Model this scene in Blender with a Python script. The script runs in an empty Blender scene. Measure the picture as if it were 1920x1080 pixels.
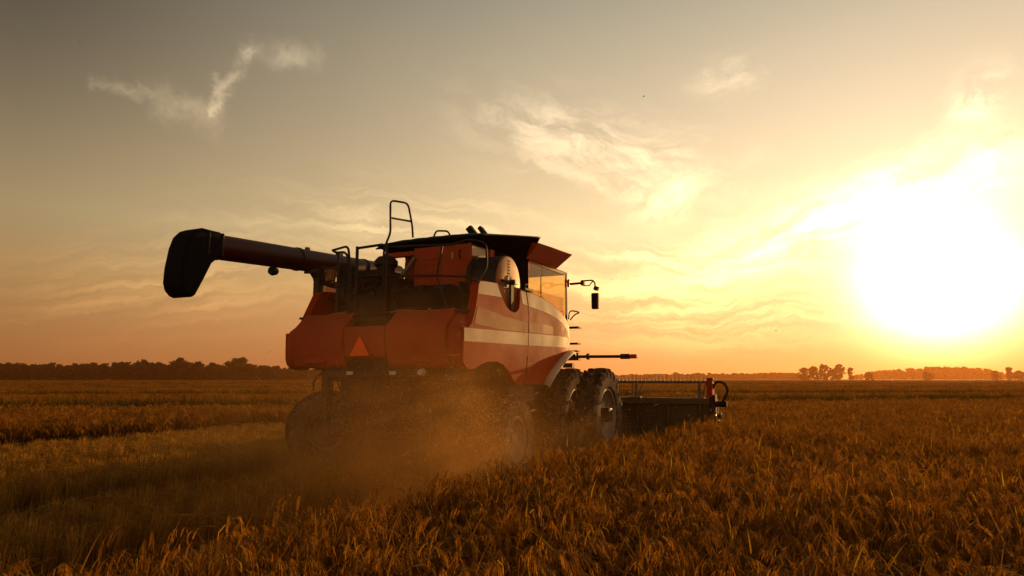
import bpy, bmesh, math, random
import numpy as np
from mathutils import Vector, Matrix, Euler

R = math.radians
rng = np.random.default_rng(7)
random.seed(7)
sc = bpy.context.scene
col = sc.collection

# ------------------------------------------------------------------ camera, sky, sun, exposure
CAM_H = 1.80
cam_d = bpy.data.cameras.new('camera')
cam = bpy.data.objects.new('camera', cam_d)
col.objects.link(cam)
cam.location = (0, 0, CAM_H)
cam.rotation_euler = (R(90) + math.atan(170 / 1280), 0, 0)
cam_d.sensor_width = 36
cam_d.lens = 24
cam_d.clip_start = 0.05
cam_d.clip_end = 6000
sc.camera = cam

SUN_AZ, SUN_EL = 32.2, 6.3
SUN = Vector((math.sin(R(SUN_AZ)) * math.cos(R(SUN_EL)), math.cos(R(SUN_AZ)) * math.cos(R(SUN_EL)), math.sin(R(SUN_EL))))
sun_d = bpy.data.lights.new('sun', 'SUN')
sun_d.energy = 3.6
sun_d.angle = R(0.6)
sun_d.color = (1.0, 0.52, 0.16)
sun = bpy.data.objects.new('sun', sun_d)
col.objects.link(sun)
sun.rotation_euler = (-SUN).to_track_quat('-Z', 'Y').to_euler()
sun.location = (60, 90, 60)

sc.view_settings.view_transform = 'Standard'
sc.view_settings.look = 'None'
sc.view_settings.exposure = 0.0
sc.view_settings.gamma = 1
sc.view_settings.use_curve_mapping = False
sc.cycles.use_denoising = True
sc.cycles.max_bounces = 8
sc.cycles.diffuse_bounces = 3
sc.cycles.glossy_bounces = 3
sc.cycles.transmission_bounces = 5
sc.cycles.transparent_max_bounces = 10
sc.cycles.volume_bounces = 1
sc.cycles.volume_step_rate = 1.0
sc.cycles.volume_max_steps = 128
sc.cycles.sample_clamp_indirect = 6


def px_azel(px, py):
    """photo pixel -> azimuth and elevation in degrees (used to say where the clouds are in the sky)"""
    p = math.atan(170 / 1280)
    x, y, z = px - 960, 1280, 540 - py
    yy = y * math.cos(p) - z * math.sin(p)
    zz = y * math.sin(p) + z * math.cos(p)
    return math.degrees(math.atan2(x, yy)), math.degrees(math.atan2(zz, math.hypot(x, yy)))


class N:
    """small expression builder over shader nodes"""
    def __init__(s, t, sock): s.t, s.s = t, sock
    def op(s, o, b=None, c=None):
        n = s.t.nodes.new('ShaderNodeMath'); n.operation = o
        for i, v in enumerate((s, b, c)):
            if v is None: continue
            if isinstance(v, N): s.t.links.new(v.s, n.inputs[i])
            else: n.inputs[i].default_value = v
        return N(s.t, n.outputs[0])
    def __add__(s, b): return s.op('ADD', b)
    def __radd__(s, b): return s.op('ADD', b)
    def __sub__(s, b): return s.op('SUBTRACT', b)
    def __rsub__(s, b): return (s * -1.0) + b
    def __mul__(s, b): return s.op('MULTIPLY', b)
    def __rmul__(s, b): return s.op('MULTIPLY', b)
    def __truediv__(s, b): return s.op('DIVIDE', b)
    def exp(s): return s.op('EXPONENT')
    def smooth(s, a, b):
        n = s.t.nodes.new('ShaderNodeMapRange'); n.interpolation_type = 'SMOOTHSTEP'
        s.t.links.new(s.s, n.inputs[0]); n.inputs[1].default_value = a; n.inputs[2].default_value = b
        return N(s.t, n.outputs[0])


def ramp(t, fac, stops, interp='LINEAR'):
    n = t.nodes.new('ShaderNodeValToRGB')
    n.color_ramp.interpolation = interp
    e = n.color_ramp.elements
    while len(e) < len(stops): e.new(0.5)
    for k, (p, c) in enumerate(stops):
        e[k].position = p
        e[k].color = (c[0], c[1], c[2], 1) if not isinstance(c, (int, float)) else (c, c, c, 1)
    t.links.new(fac.s if isinstance(fac, N) else fac, n.inputs[0])
    return n.outputs[0]


def noise(t, vec, scale, detail=4, rough=0.5, dist=0.0):
    n = t.nodes.new('ShaderNodeTexNoise')
    n.inputs['Scale'].default_value = scale
    n.inputs['Detail'].default_value = detail
    n.inputs['Roughness'].default_value = rough
    n.inputs['Distortion'].default_value = dist
    if vec is not None: t.links.new(vec, n.inputs['Vector'])
    return n


def mixc(t, a, b, fac, mode='MIX'):
    n = t.nodes.new('ShaderNodeMix'); n.data_type = 'RGBA'; n.blend_type = mode
    n.clamp_factor = False
    for v, i in ((fac, 0), (a, 6), (b, 7)):
        if isinstance(v, N): v = v.s
        if hasattr(v, 'node'): t.links.new(v, n.inputs[i])
        elif i == 0: n.inputs[0].default_value = v
        else: n.inputs[i].default_value = (*v, 1)
    return n.outputs[2]


def build_world():
    w = bpy.data.worlds.new('World'); sc.world = w; w.use_nodes = True
    t = w.node_tree
    for n in list(t.nodes): t.nodes.remove(n)
    out = t.nodes.new('ShaderNodeOutputWorld')
    bg = t.nodes.new('ShaderNodeBackground')
    t.links.new(bg.outputs[0], out.inputs[0])
    tc = t.nodes.new('ShaderNodeTexCoord')
    sky = t.nodes.new('ShaderNodeTexSky'); sky.sky_type = 'NISHITA'
    sky.sun_disc = False
    sky.sun_elevation = R(SUN_EL); sky.sun_rotation = R(SUN_AZ)
    sky.dust_density = 6.0; sky.air_density = 1.4; sky.ozone_density = 0.6
    sep = t.nodes.new('ShaderNodeSeparateXYZ'); t.links.new(tc.outputs['Generated'], sep.inputs[0])
    x, y, z = (N(t, sep.outputs[i]) for i in range(3))
    el = z.op('MAXIMUM', -1.0).op('MINIMUM', 1.0).op('ARCSINE') * 57.2958
    az = x.op('ARCTAN2', y) * 57.2958
    dt = (x * SUN.x + y * SUN.y + z * SUN.z).op('MINIMUM', 1.0).op('MAXIMUM', -1.0)
    sa = dt.op('ARCCOSINE') * 57.2958
    # hazy evening air: colour by height above the horizon, brightness by angle from the sun
    ecol = ramp(t, el / 60.0, [(0.0, (0.83, 0.31, 0.095)), (0.05, (0.94, 0.42, 0.14)), (0.12, (1.0, 0.58, 0.22)), (0.20, (0.97, 0.71, 0.36)),
                               (0.34, (0.68, 0.53, 0.33)), (0.50, (0.42, 0.37, 0.265)), (0.8, (0.28, 0.27, 0.22)), (1.0, (0.22, 0.22, 0.20))])
    bri = ramp(t, sa / 180.0, [(0.0, 1.25), (0.11, 1.12), (0.19, 0.92), (0.27, 0.62), (0.38, 0.41), (0.6, 0.48), (1.0, 0.72)])
    base = mixc(t, ecol, bri, 1.0, 'MULTIPLY')
    dark = 1.0 - sa.smooth(46.0, 74.0) * el.smooth(7.0, 30.0) * 0.60
    dsc = t.nodes.new('ShaderNodeVectorMath'); dsc.operation = 'SCALE'
    t.links.new(base, dsc.inputs[0]); t.links.new(dark.s, dsc.inputs[3]); base = dsc.outputs[0]
    nis = mixc(t, sky.outputs[0], (0.0032, 0.0026, 0.0021), 1.0, 'MULTIPLY')
    base = mixc(t, base, nis, 1.0, 'ADD')
    # aureole of the low sun in dusty air
    aur = (sa * sa * (-1 / 15.0)).exp() * 4.5 + (sa * (-1 / 9.0)).exp() * 0.60
    acol = ramp(t, el / 30.0, [(0.0, (1.0, 0.46, 0.10)), (0.07, (1.0, 0.66, 0.24)), (0.15, (1.0, 0.82, 0.50)), (0.28, (1.0, 0.89, 0.70)), (1.0, (1, 0.9, 0.75))])
    asc = t.nodes.new('ShaderNodeVectorMath'); asc.operation = 'SCALE'
    t.links.new(acol, asc.inputs[0]); t.links.new(aur.s, asc.inputs[3])
    # cirrus: warped noise inside soft regions of the sky
    nw = noise(t, tc.outputs['Generated'], 5.0, 5, 0.55)
    sw = t.nodes.new('ShaderNodeSeparateXYZ'); t.links.new(nw.outputs['Color'], sw.inputs[0])
    wx = (N(t, sw.outputs[0]) - 0.5) * 7.0
    wy = (N(t, sw.outputs[1]) - 0.5) * 7.0
    nf = noise(t, tc.outputs['Generated'], 26.0, 6, 0.65)
    sf = t.nodes.new('ShaderNodeSeparateXYZ'); t.links.new(nf.outputs['Color'], sf.inputs[0])
    A = az + wx + (N(t, sf.outputs[0]) - 0.5) * 2.0
    E = el + wy * 0.7 + (N(t, sf.outputs[1]) - 0.5) * 1.6
    total = None
    def region(p0, p1, width, freq_long, freq_across, lo, hi, amp, seed):
        nonlocal total
        a0, e0 = px_azel(*p0); a1, e1 = px_azel(*p1)
        L = math.hypot(a1 - a0, e1 - e0); ux, uy = (a1 - a0) / L, (e1 - e0) / L
        ca, ce = (a0 + a1) / 2, (e0 + e1) / 2
        u = (A - ca) * ux + (E - ce) * uy
        v = (E - ce) * ux - (A - ca) * uy
        mask = ((u * u) * (-1.6 / (L / 2) ** 2) + (v * v) * (-1.0 / width ** 2)).exp()
        cmb = t.nodes.new('ShaderNodeCombineXYZ')
        t.links.new((u * freq_long).s, cmb.inputs[0]); t.links.new((v * freq_across).s, cmb.inputs[1]); cmb.inputs[2].default_value = seed
        nz = noise(t, cmb.outputs[0], 1.0, 7, 0.62, 0.35)
        c = N(t, nz.outputs[0]).smooth(lo, hi) * mask * amp
        total = c if total is None else total + c
    region((1260, 500), (1960, 300), 1.9, 0.16, 0.5, 0.34, 0.64, 1.5, 1.0)
    region((1560, 400), (2000, 250), 2.2, 0.16, 0.40, 0.36, 0.68, 0.7, 12.0)
    region((880, 220), (1360, 330), 2.6, 0.15, 0.45, 0.40, 0.70, 0.85, 2.0)
    region((1180, 390), (1330, 330), 1.2, 0.20, 0.6, 0.30, 0.65, 0.8, 3.0)
    region((1000, 560), (1640, 560), 3.6, 0.07, 0.75, 0.40, 0.66, 0.75, 4.0)
    region((1050, 480), (1500, 520), 2.4, 0.08, 0.8, 0.40, 0.68, 0.6, 9.0)
    region((1780, 190), (1900, 170), 1.7, 0.3, 0.5, 0.35, 0.7, 0.7, 5.0)
    region((1300, 150), (1420, 135), 1.1, 0.3, 0.6, 0.35, 0.7, 0.42, 6.0)
    region((0, 560), (620, 470), 3.2, 0.07, 0.8, 0.40, 0.70, 0.5, 7.0)
    region((430, 380), (1050, 470), 3.0, 0.07, 0.7, 0.40, 0.70, 0.45, 8.0)
    # the curled wisp high on the left
    pts = [(170, 148), (300, 182), (392, 212), (420, 150), (486, 100), (590, 108)]
    amps = [0.55, 0.45, 0.95, 0.95, 0.5]
    wid = [0.42, 0.95, 0.5, 0.45, 0.8]
    A2 = az + wx * 0.25 + (N(t, sf.outputs[0]) - 0.5) * 3.4
    E2 = el + wy * 0.2 + (N(t, sf.outputs[1]) - 0.5) * 3.4
    curl = None
    for k in range(5):
        a0, e0 = px_azel(*pts[k]); a1, e1 = px_azel(*pts[k + 1])
        L = math.hypot(a1 - a0, e1 - e0); ux, uy = (a1 - a0) / L, (e1 - e0) / L
        u = ((A2 - a0) * ux + (E2 - e0) * uy).op('MAXIMUM', 0.0).op('MINIMUM', L)
        dx = A2 - a0 - u * ux; dy = E2 - e0 - u * uy
        g = ((dx * dx + dy * dy) * (-1 / wid[k] ** 2)).exp() * amps[k]
        curl = g if curl is None else curl.op('MAXIMUM', g)
    nz = noise(t, tc.outputs['Generated'], 14.0, 6, 0.6, 0.3)
    total = total + curl * N(t, nz.outputs[0]).smooth(0.32, 0.68) * 1.1
    total = total * el.smooth(0.2, 3.0) * ((sa * (-1 / 10.0)).exp() * 0.7 + 1.0)
    cl = t.nodes.new('ShaderNodeVectorMath'); cl.operation = 'SCALE'
    t.links.new(mixc(t, base, (1.0, 0.95, 0.9), 1.0, 'MULTIPLY'), cl.inputs[0]); t.links.new((total * 1.25).s, cl.inputs[3])
    s1 = mixc(t, base, cl.outputs[0], 1.0, 'ADD')
    s2 = mixc(t, s1, asc.outputs[0], 1.0, 'ADD')
    cg = ramp(t, z + 0.5, [(0.49, (0.09, 0.05, 0.02)), (0.5, (1, 1, 1))])
    fin = mixc(t, s2, cg, 1.0, 'MULTIPLY')
    t.links.new(fin, bg.inputs[0])
    bg.inputs[1].default_value = 1.0
build_world()

# ------------------------------------------------------------------ helpers
def tag(o, label=None, cat=None, group=None, kind=None):
    if label: o['label'] = label
    if cat: o['category'] = cat
    if group: o['group'] = group
    if kind: o['kind'] = kind
    return o


def empty(name, loc=(0, 0, 0), parent=None):
    o = bpy.data.objects.new(name, None); col.objects.link(o); o.location = loc
    o.empty_display_size = 0.2
    if parent: o.parent = parent
    return o


class MB:
    """collects shapes and links them as ONE mesh object"""
    def __init__(s): s.v, s.f, s.m = [], [], []
    def add(s, verts, faces, mi=0):
        o = len(s.v); s.v += [tuple(p) for p in verts]; s.f += [[i + o for i in f] for f in faces]; s.m += [mi] * len(faces); return s
    def box(s, lo, hi, rot=None, mi=0):
        (a, b, c), (d, e, f) = lo, hi
        P = [Vector(p) for p in ((a, b, c), (d, b, c), (d, e, c), (a, e, c), (a, b, f), (d, b, f), (d, e, f), (a, e, f))]
        if rot:
            m = Vector(((a + d) / 2, (b + e) / 2, (c + f) / 2)); r = Euler(rot).to_matrix()
            P = [m + r @ (p - m) for p in P]
        return s.add(P, [(0, 3, 2, 1), (4, 5, 6, 7), (0, 1, 5, 4), (1, 2, 6, 5), (2, 3, 7, 6), (3, 0, 4, 7)], mi)
    def hexa(s, bot, top, mi=0):
        return s.add(list(bot) + list(top), [(0, 3, 2, 1), (4, 5, 6, 7), (0, 1, 5, 4), (1, 2, 6, 5), (2, 3, 7, 6), (3, 0, 4, 7)], mi)
    def tube(s, pts, r, n=8, closed=False, mi=0):
        pts = [Vector(p) for p in pts]; rr = r if isinstance(r, (list, tuple)) else [r] * len(pts)
        rings = []; prev = None
        for i, p in enumerate(pts):
            if closed: d = (pts[(i + 1) % len(pts)] - pts[i - 1])
            else: d = pts[min(i + 1, len(pts) - 1)] - pts[max(i - 1, 0)]
            d.normalize()
            if prev is None:
                a = d.orthogonal().normalized()
            else:
                a = prev - d * prev.dot(d)
                a = a.normalized() if a.length > 1e-6 else d.orthogonal().normalized()
            prev = a; b = d.cross(a)
            rings.append([p + (a * math.cos(2 * math.pi * k / n) + b * math.sin(2 * math.pi * k / n)) * rr[i] for k in range(n)])
        V = [q for ring in rings for q in ring]; F = []
        M = len(pts)
        for i in range(M if closed else M - 1):
            j = (i + 1) % M
            for k in range(n): F.append((i * n + k, i * n + (k + 1) % n, j * n + (k + 1) % n, j * n + k))
        if not closed: F += [tuple(range(n - 1, -1, -1)), tuple((M - 1) * n + k for k in range(n))]
        return s.add(V, F, mi)
    def lathe(s, prof, n=32, axis='x', center=(0, 0, 0), mi=0, closed=False):
        """prof: (along, radius) pairs round the axis"""
        V, F = [], []
        for (u, r) in prof:
            for k in range(n):
                a = 2 * math.pi * k / n; c, d = r * math.cos(a), r * math.sin(a)
                p = {'x': (u, c, d), 'y': (d, u, c), 'z': (c, d, u)}[axis]
                V.append((p[0] + center[0], p[1] + center[1], p[2] + center[2]))
        M = len(prof)
        for i in range(M if closed else M - 1):
            j = (i + 1) % M
            for k in range(n): F.append((i * n + k, j * n + k, j * n + (k + 1) % n, i * n + (k + 1) % n))
        return s.add(V, F, mi)
    def prism(s, poly, axis, a, b, mi=0):
        """closed polygon (u,v) swept along an axis from a to b; x: (y,z), y: (x,z), z: (x,y)"""
        mk = {'x': lambda u, v, w: (w, u, v), 'y': lambda u, v, w: (u, w, v), 'z': lambda u, v, w: (u, v, w)}[axis]
        n = len(poly)
        V = [mk(u, v, a) for u, v in poly] + [mk(u, v, b) for u, v in poly]
        F = [tuple(range(n - 1, -1, -1)), tuple(range(n, 2 * n))] + [(i, (i + 1) % n, n + (i + 1) % n, n + i) for i in range(n)]
        return s.add(V, F, mi)
    def build(s, name, mat, parent=None, bevel=0, smooth=False, seg=2, recalc=True, angle=35):
        me = bpy.data.meshes.new(name); me.from_pydata(s.v, [], s.f)
        for m in (mat if isinstance(mat, (list, tuple)) else [mat]): me.materials.append(m)
        if any(s.m): me.polygons.foreach_set('material_index', s.m)
        if recalc:
            bm = bmesh.new(); bm.from_mesh(me); bmesh.ops.recalc_face_normals(bm, faces=bm.faces[:]); bm.to_mesh(me); bm.free()
        me.update()
        if smooth or bevel:
            me.polygons.foreach_set('use_smooth', [True] * len(me.polygons))
            me.set_sharp_from_angle(angle=R(angle))
        o = bpy.data.objects.new(name, me); col.objects.link(o)
        if parent: o.parent = parent
        if bevel:
            b = o.modifiers.new('bevel', 'BEVEL'); b.width = bevel; b.segments = seg; b.limit_method = 'ANGLE'; b.angle_limit = R(30); b.harden_normals = False
        return o


def round_poly(pts, r, n=4):
    """polygon with rounded corners"""
    out = []
    P = [Vector((a, b)) for a, b in pts]
    for i, p in enumerate(P):
        a, b = P[i - 1] - p, P[(i + 1) % len(P)] - p
        q = min(r, a.length * 0.45, b.length * 0.45)
        s, e = p + a.normalized() * q, p + b.normalized() * q
        for k in range(n + 1):
            f = k / n
            out.append(tuple(s * (1 - f) ** 2 + p * 2 * f * (1 - f) + e * f * f))
    return out


def bend(pts, r=0.12, n=4):
    """poly-line with rounded bends"""
    P = [Vector(p) for p in pts]; out = [P[0]]
    for i in range(1, len(P) - 1):
        a, b = P[i - 1] - P[i], P[i + 1] - P[i]
        q = min(r, a.length * 0.45, b.length * 0.45)
        s, e = P[i] + a.normalized() * q, P[i] + b.normalized() * q
        for k in range(n + 1):
            f = k / n
            out.append(s * (1 - f) ** 2 + P[i] * 2 * f * (1 - f) + e * f * f)
    out.append(P[-1]); return out

# ------------------------------------------------------------------ materials
def mat_new(name):
    m = bpy.data.materials.new(name); m.use_nodes = True
    t = m.node_tree
    p = t.nodes['Principled BSDF']
    return m, t, p


def surf(name, c, rough=0.5, metal=0.0, var=0.15, scale=6.0, dust=0.0, dustc=(0.30, 0.20, 0.11), coat=0.0, bump=0.0, bscale=40.0, spec=0.5):
    m, t, p = mat_new(name)
    tc = t.nodes.new('ShaderNodeTexCoord')
    nz = noise(t, tc.outputs['Object'], scale, 6, 0.6)
    lo = tuple(v * (1 - var) for v in c); hi = tuple(min(1, v * (1 + var)) for v in c)
    cc = ramp(t, nz.outputs[0], [(0.3, lo), (0.7, hi)])
    if dust > 0:
        n2 = noise(t, tc.outputs['Object'], scale * 0.45, 7, 0.68)
        cc = mixc(t, cc, dustc, N(t, n2.outputs[0]).smooth(0.36, 0.74) * dust)
        n3 = noise(t, tc.outputs['Object'], scale * 14, 3, 0.6)
        cc = mixc(t, cc, dustc, N(t, n3.outputs[0]).smooth(0.60, 0.75) * min(1, dust * 0.8))
        t.links.new((N(t, n2.outputs[0]).smooth(0.3, 0.75) * (0.45 * dust) + rough).s, p.inputs['Roughness'])
    else:
        p.inputs['Roughness'].default_value = rough
    t.links.new(cc, p.inputs['Base Color'])
    p.inputs['Metallic'].default_value = metal
    p.inputs['Coat Weight'].default_value = coat
    p.inputs['Coat Roughness'].default_value = 0.15
    p.inputs['Specular IOR Level'].default_value = spec
    if bump > 0:
        b = t.nodes.new('ShaderNodeBump'); b.inputs['Strength'].default_value = bump; b.inputs['Distance'].default_value = 0.02
        n4 = noise(t, tc.outputs['Object'], bscale, 4, 0.6)
        t.links.new(n4.outputs[0], b.inputs['Height']); t.links.new(b.outputs[0], p.inputs['Normal'])
    return m


def leafy(name, c, c2, trans=0.4, rough=0.6, per='random'):
    """diffuse + translucent for stalks, blades, ears and foliage"""
    m, t, p = mat_new(name)
    oi = t.nodes.new('ShaderNodeObjectInfo')
    geo = t.nodes.new('ShaderNodeNewGeometry')
    f = (N(t, oi.outputs['Random']) * 0.45 + N(t, geo.outputs['Random Per Island']) * 0.55)
    cc = ramp(t, f, [(0.15, c), (0.85, c2)])
    t.links.new(cc, p.inputs['Base Color']); p.inputs['Roughness'].default_value = 0.85
    p.inputs['Specular IOR Level'].default_value = 0.12
    tr = t.nodes.new('ShaderNodeBsdfTranslucent'); t.links.new(cc, tr.inputs[0])
    mx = t.nodes.new('ShaderNodeMixShader'); mx.inputs[0].default_value = trans
    t.links.new(p.outputs[0], mx.inputs[1]); t.links.new(tr.outputs[0], mx.inputs[2])
    t.links.new(mx.outputs[0], t.nodes['Material Output'].inputs[0])
    return m


RED = surf('red_paint', (0.50, 0.045, 0.006), 0.55, 0, 0.10, 3, 0.30, (0.36, 0.085, 0.015), spec=0.04)
REDD = surf('dusty_red_paint', (0.55, 0.065, 0.022), 0.55, 0, 0.12, 3, 0.45, (0.42, 0.14, 0.055), spec=0.2)
SHADED_RED = surf('shaded_red_paint', (0.065, 0.008, 0.005), 0.45, 0, 0.12, 3, 0.2, (0.12, 0.05, 0.03), spec=0.25)  # auger red darkened, the machine's shade on the tube put into the colour
CREAM = surf('cream_decal', (0.86, 0.68, 0.52), 0.55, 0, 0.06, 4, 0.3, (0.58, 0.36, 0.20), spec=0.10)
TAN = surf('faded_tan_decal', (0.46, 0.17, 0.06), 0.55, 0, 0.08, 4, 0.25, (0.40, 0.18, 0.07), spec=0.07)
BLACK = surf('black_plastic', (0.009, 0.007, 0.007), 0.6, 0, 0.3, 8, 0.06, spec=0.25)
BOOT = surf('black_rubber_boot', (0.005, 0.004, 0.004), 0.75, 0, 0.3, 6, 0.08, (0.03, 0.02, 0.012), bump=0.25, bscale=9, spec=0.15)
MATT = surf('matt_black', (0.006, 0.005, 0.005), 0.9, 0, 0.3, 6, 0.0, spec=0.0)
SIDEW = surf('dusty_sunlit_sidewall', (0.10, 0.075, 0.055), 0.85, 0, 0.2, 7, 0.95, (0.40, 0.27, 0.18), spec=0.15)  # dust plus the paleness of grazing sun, both put into the colour
DARK = surf('dark_steel', (0.030, 0.022, 0.018), 0.5, 0.3, 0.3, 7, 0.45, (0.13, 0.08, 0.045))
GREY = surf('grey_steel', (0.22, 0.19, 0.16), 0.42, 0.5, 0.2, 7, 0.3)
RUBBER = surf('dusty_rubber', (0.028, 0.022, 0.018), 0.8, 0, 0.3, 9, 0.95, (0.27, 0.18, 0.115), bump=0.3, spec=0.25)
RIMM = surf('dusty_rim', (0.36, 0.30, 0.25), 0.45, 0.2, 0.15, 6, 0.6, (0.25, 0.16, 0.09))
SCREEN = surf('screen_metal', (0.46, 0.16, 0.03), 0.5, 0.1, 0.10, 4, 0.25, (0.4, 0.15, 0.04))
ORANGE = surf('reflective_orange', (1.9, 0.15, 0.003), 0.5, 0, 0.04, 5, 0.0)  # overbright base colour imitating a fluorescent glow
AMBER = surf('amber_lens', (0.8, 0.22, 0.02), 0.2, 0, 0.05, 5)
REDL = surf('red_lens', (0.75, 0.04, 0.01), 0.2, 0, 0.05, 5)
WHITEP = surf('white_reflector', (0.75, 0.70, 0.62), 0.3, 0, 0.05, 5)
OLIVE = surf('olive_sheet_metal', (0.13, 0.085, 0.026), 0.5, 0.1, 0.2, 5, 0.4, (0.16, 0.10, 0.045))
YELL = surf('yellow_paint', (0.55, 0.40, 0.05), 0.45, 0, 0.1, 5, 0.2)


def glass_mat(name, tint, refl=0.12):
    m, t, p = mat_new(name); t.nodes.remove(p)
    tr = t.nodes.new('ShaderNodeBsdfTransparent'); tr.inputs[0].default_value = (*tint, 1)
    gl = t.nodes.new('ShaderNodeBsdfGlossy'); gl.inputs['Roughness'].default_value = 0.06
    lw = t.nodes.new('ShaderNodeLayerWeight'); lw.inputs[0].default_value = 0.5
    mx = t.nodes.new('ShaderNodeMixShader')
    t.links.new((N(t, lw.outputs['Facing']).op('POWER', 5.0) * 0.9 + 0.03).s, mx.inputs[0]); t.links.new(tr.outputs[0], mx.inputs[1]); t.links.new(gl.outputs[0], mx.inputs[2])
    df = t.nodes.new('ShaderNodeBsdfTranslucent'); df.inputs[0].default_value = (0.95, 0.62, 0.22, 1)
    m2 = t.nodes.new('ShaderNodeMixShader'); m2.inputs[0].default_value = refl
    t.links.new(mx.outputs[0], m2.inputs[1]); t.links.new(df.outputs[0], m2.inputs[2])
    t.links.new(m2.outputs[0], t.nodes['Material Output'].inputs[0])
    return m
GLASS = glass_mat('dusty_amber_glass', (0.985, 0.90, 0.70), 0.06)
GLASSD = glass_mat('dark_amber_glass', (0.93, 0.80, 0.56), 0.08)

# ------------------------------------------------------------------ where the machine stands
TH = 26.0
MO = Vector((-1.5617, 12.854, 0.0))          # ground point under the rear axle
MR = Vector((math.cos(R(TH)), -math.sin(R(TH)), 0))
MF = Vector((math.sin(R(TH)), math.cos(R(TH)), 0))


def to_local(X, Y):
    dx, dy = X - MO.x, Y - MO.y
    return dx * MR.x + dy * MR.y, dx * MF.x + dy * MF.y


# ------------------------------------------------------------------ ground
def soil_mat():
    m, t, p = mat_new('dry_paddy_soil')
    g = t.nodes.new('ShaderNodeNewGeometry')
    n1 = noise(t, g.outputs['Position'], 0.9, 6, 0.65); n2 = noise(t, g.outputs['Position'], 14, 5, 0.7)
    c = ramp(t, n1.outputs[0], [(0.3, (0.070, 0.042, 0.020)), (0.7, (0.13, 0.085, 0.038))])
    c = mixc(t, c, (0.20, 0.13, 0.055), N(t, n2.outputs[0]).smooth(0.5, 0.7) * 0.6)
    t.links.new(c, p.inputs['Base Color']); p.inputs['Roughness'].default_value = 0.95
    b = t.nodes.new('ShaderNodeBump'); b.inputs['Distance'].default_value = 0.06
    t.links.new(n2.outputs[0], b.inputs['Height']); t.links.new(b.outputs[0], p.inputs['Normal'])
    return m
gb = MB(); S = 3500
gb.add([(-S, -S, 0), (S, -S, 0), (S, S, 0), (-S, S, 0)], [(0, 1, 2, 3)])
tag(gb.build('ground', soil_mat()), kind='structure')

# ------------------------------------------------------------------ the combine harvester
root = empty('combine_harvester', MO)
root.rotation_euler = (0, 0, -R(TH))
tag(root, 'large red combine harvester with cream side stripe and black unloading spout cutting the rice', 'combine harvester')

# --- rear hood: three panels and two corners with gaps between
hp = [(-1.50, 2.92), (-1.60, 2.90), (-1.86, 2.66), (-1.90, 2.55), (-1.88, 2.30), (-1.78, 2.02), (-1.70, 1.97), (-1.60, 1.99), (-1.72, 2.3), (-1.74, 2.55), (-1.50, 2.80)]
hc = [(-1.78, 2.66), (-1.86, 2.655), (-1.90, 2.55), (-1.88, 2.36), (-1.85, 2.16), (-1.78, 2.12), (-1.70, 2.16), (-1.74, 2.4), (-1.74, 2.55)]
MB().prism(hp, 'x', -1.58, -0.485).build('hood_panel', REDD, root, 0.02)
MB().prism(hc, 'x', -0.465, 0.36).build('hood_panel', REDD, root, 0.02)
MB().prism(hp, 'x', 0.38, 1.52).build('hood_panel', REDD, root, 0.02)
PZ, PT = [1.97, 2.02, 2.12, 2.25, 2.55, 2.70, 2.82, 2.86], [0.55, 0.35, 0.12, 0.0, 0.0, 0.12, 0.45, 0.55]
for s in (-1, 1):
    c = MB()
    prof = [(-1.52, 2.86), (-1.60, 2.82), (-1.84, 2.62), (-1.88, 2.50), (-1.86, 2.25), (-1.78, 2.02), (-1.70, 1.97)]
    xs = [(1.54, 0.0), (1.64, 0.006), (1.71, 0.022), (1.75, 0.05), (1.772, 0.10), (1.774, 0.30)]
    V = []; F = []
    for (x, dy) in xs:
        for (y, z) in prof: V.append((s * (x - (x - 1.52) * np.interp(z, PZ, PT)), y + dy, z + (2.3 - z) * dy * 0.5))
    n = len(prof)
    for i in range(len(xs) - 1):
        for k in range(n - 1): F.append((i * n + k, i * n + k + 1, (i + 1) * n + k + 1, (i + 1) * n + k))
    F.append(tuple((len(xs) - 1) * n + k for k in range(n)))
    c.add(V, F)
    o = c.build('hood_corner', REDD, root, 0, True)
    m = o.modifiers.new('thickness', 'SOLIDIFY'); m.thickness = 0.03
# moulded grips low on the hood
for x0 in (-1.35, 0.75):
    MB().prism(round_poly([(x0, 2.06), (x0 + 0.5, 2.06), (x0 + 0.44, 2.13), (x0 + 0.06, 2.13)], 0.03), 'y', -1.875, -1.80).build('hood_grip', REDD, root, 0.012)

# --- slow vehicle triangle on the middle panel
tz = [(-0.30, 2.17), (0.10, 2.17), (-0.10, 2.49)]
MB().prism(round_poly(tz, 0.02, 2), 'y', -1.915, -1.905).build('warning_triangle', ORANGE, root)['label'] = 'bright orange reflective warning triangle'

# --- right and left side skins: curved panel with wheel arch, drum cut-out and sweeping stripe
def side_x(y, z):
    x = 1.80
    x -= 0.10 * max(0, (z - 2.62) / 0.9) ** 2
    x -= 0.05 * max(0, (2.35 - z) / 0.6) ** 2
    x -= 0.13 * max(0, (y - 2.0) / 1.0) ** 2.2
    return x


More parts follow.
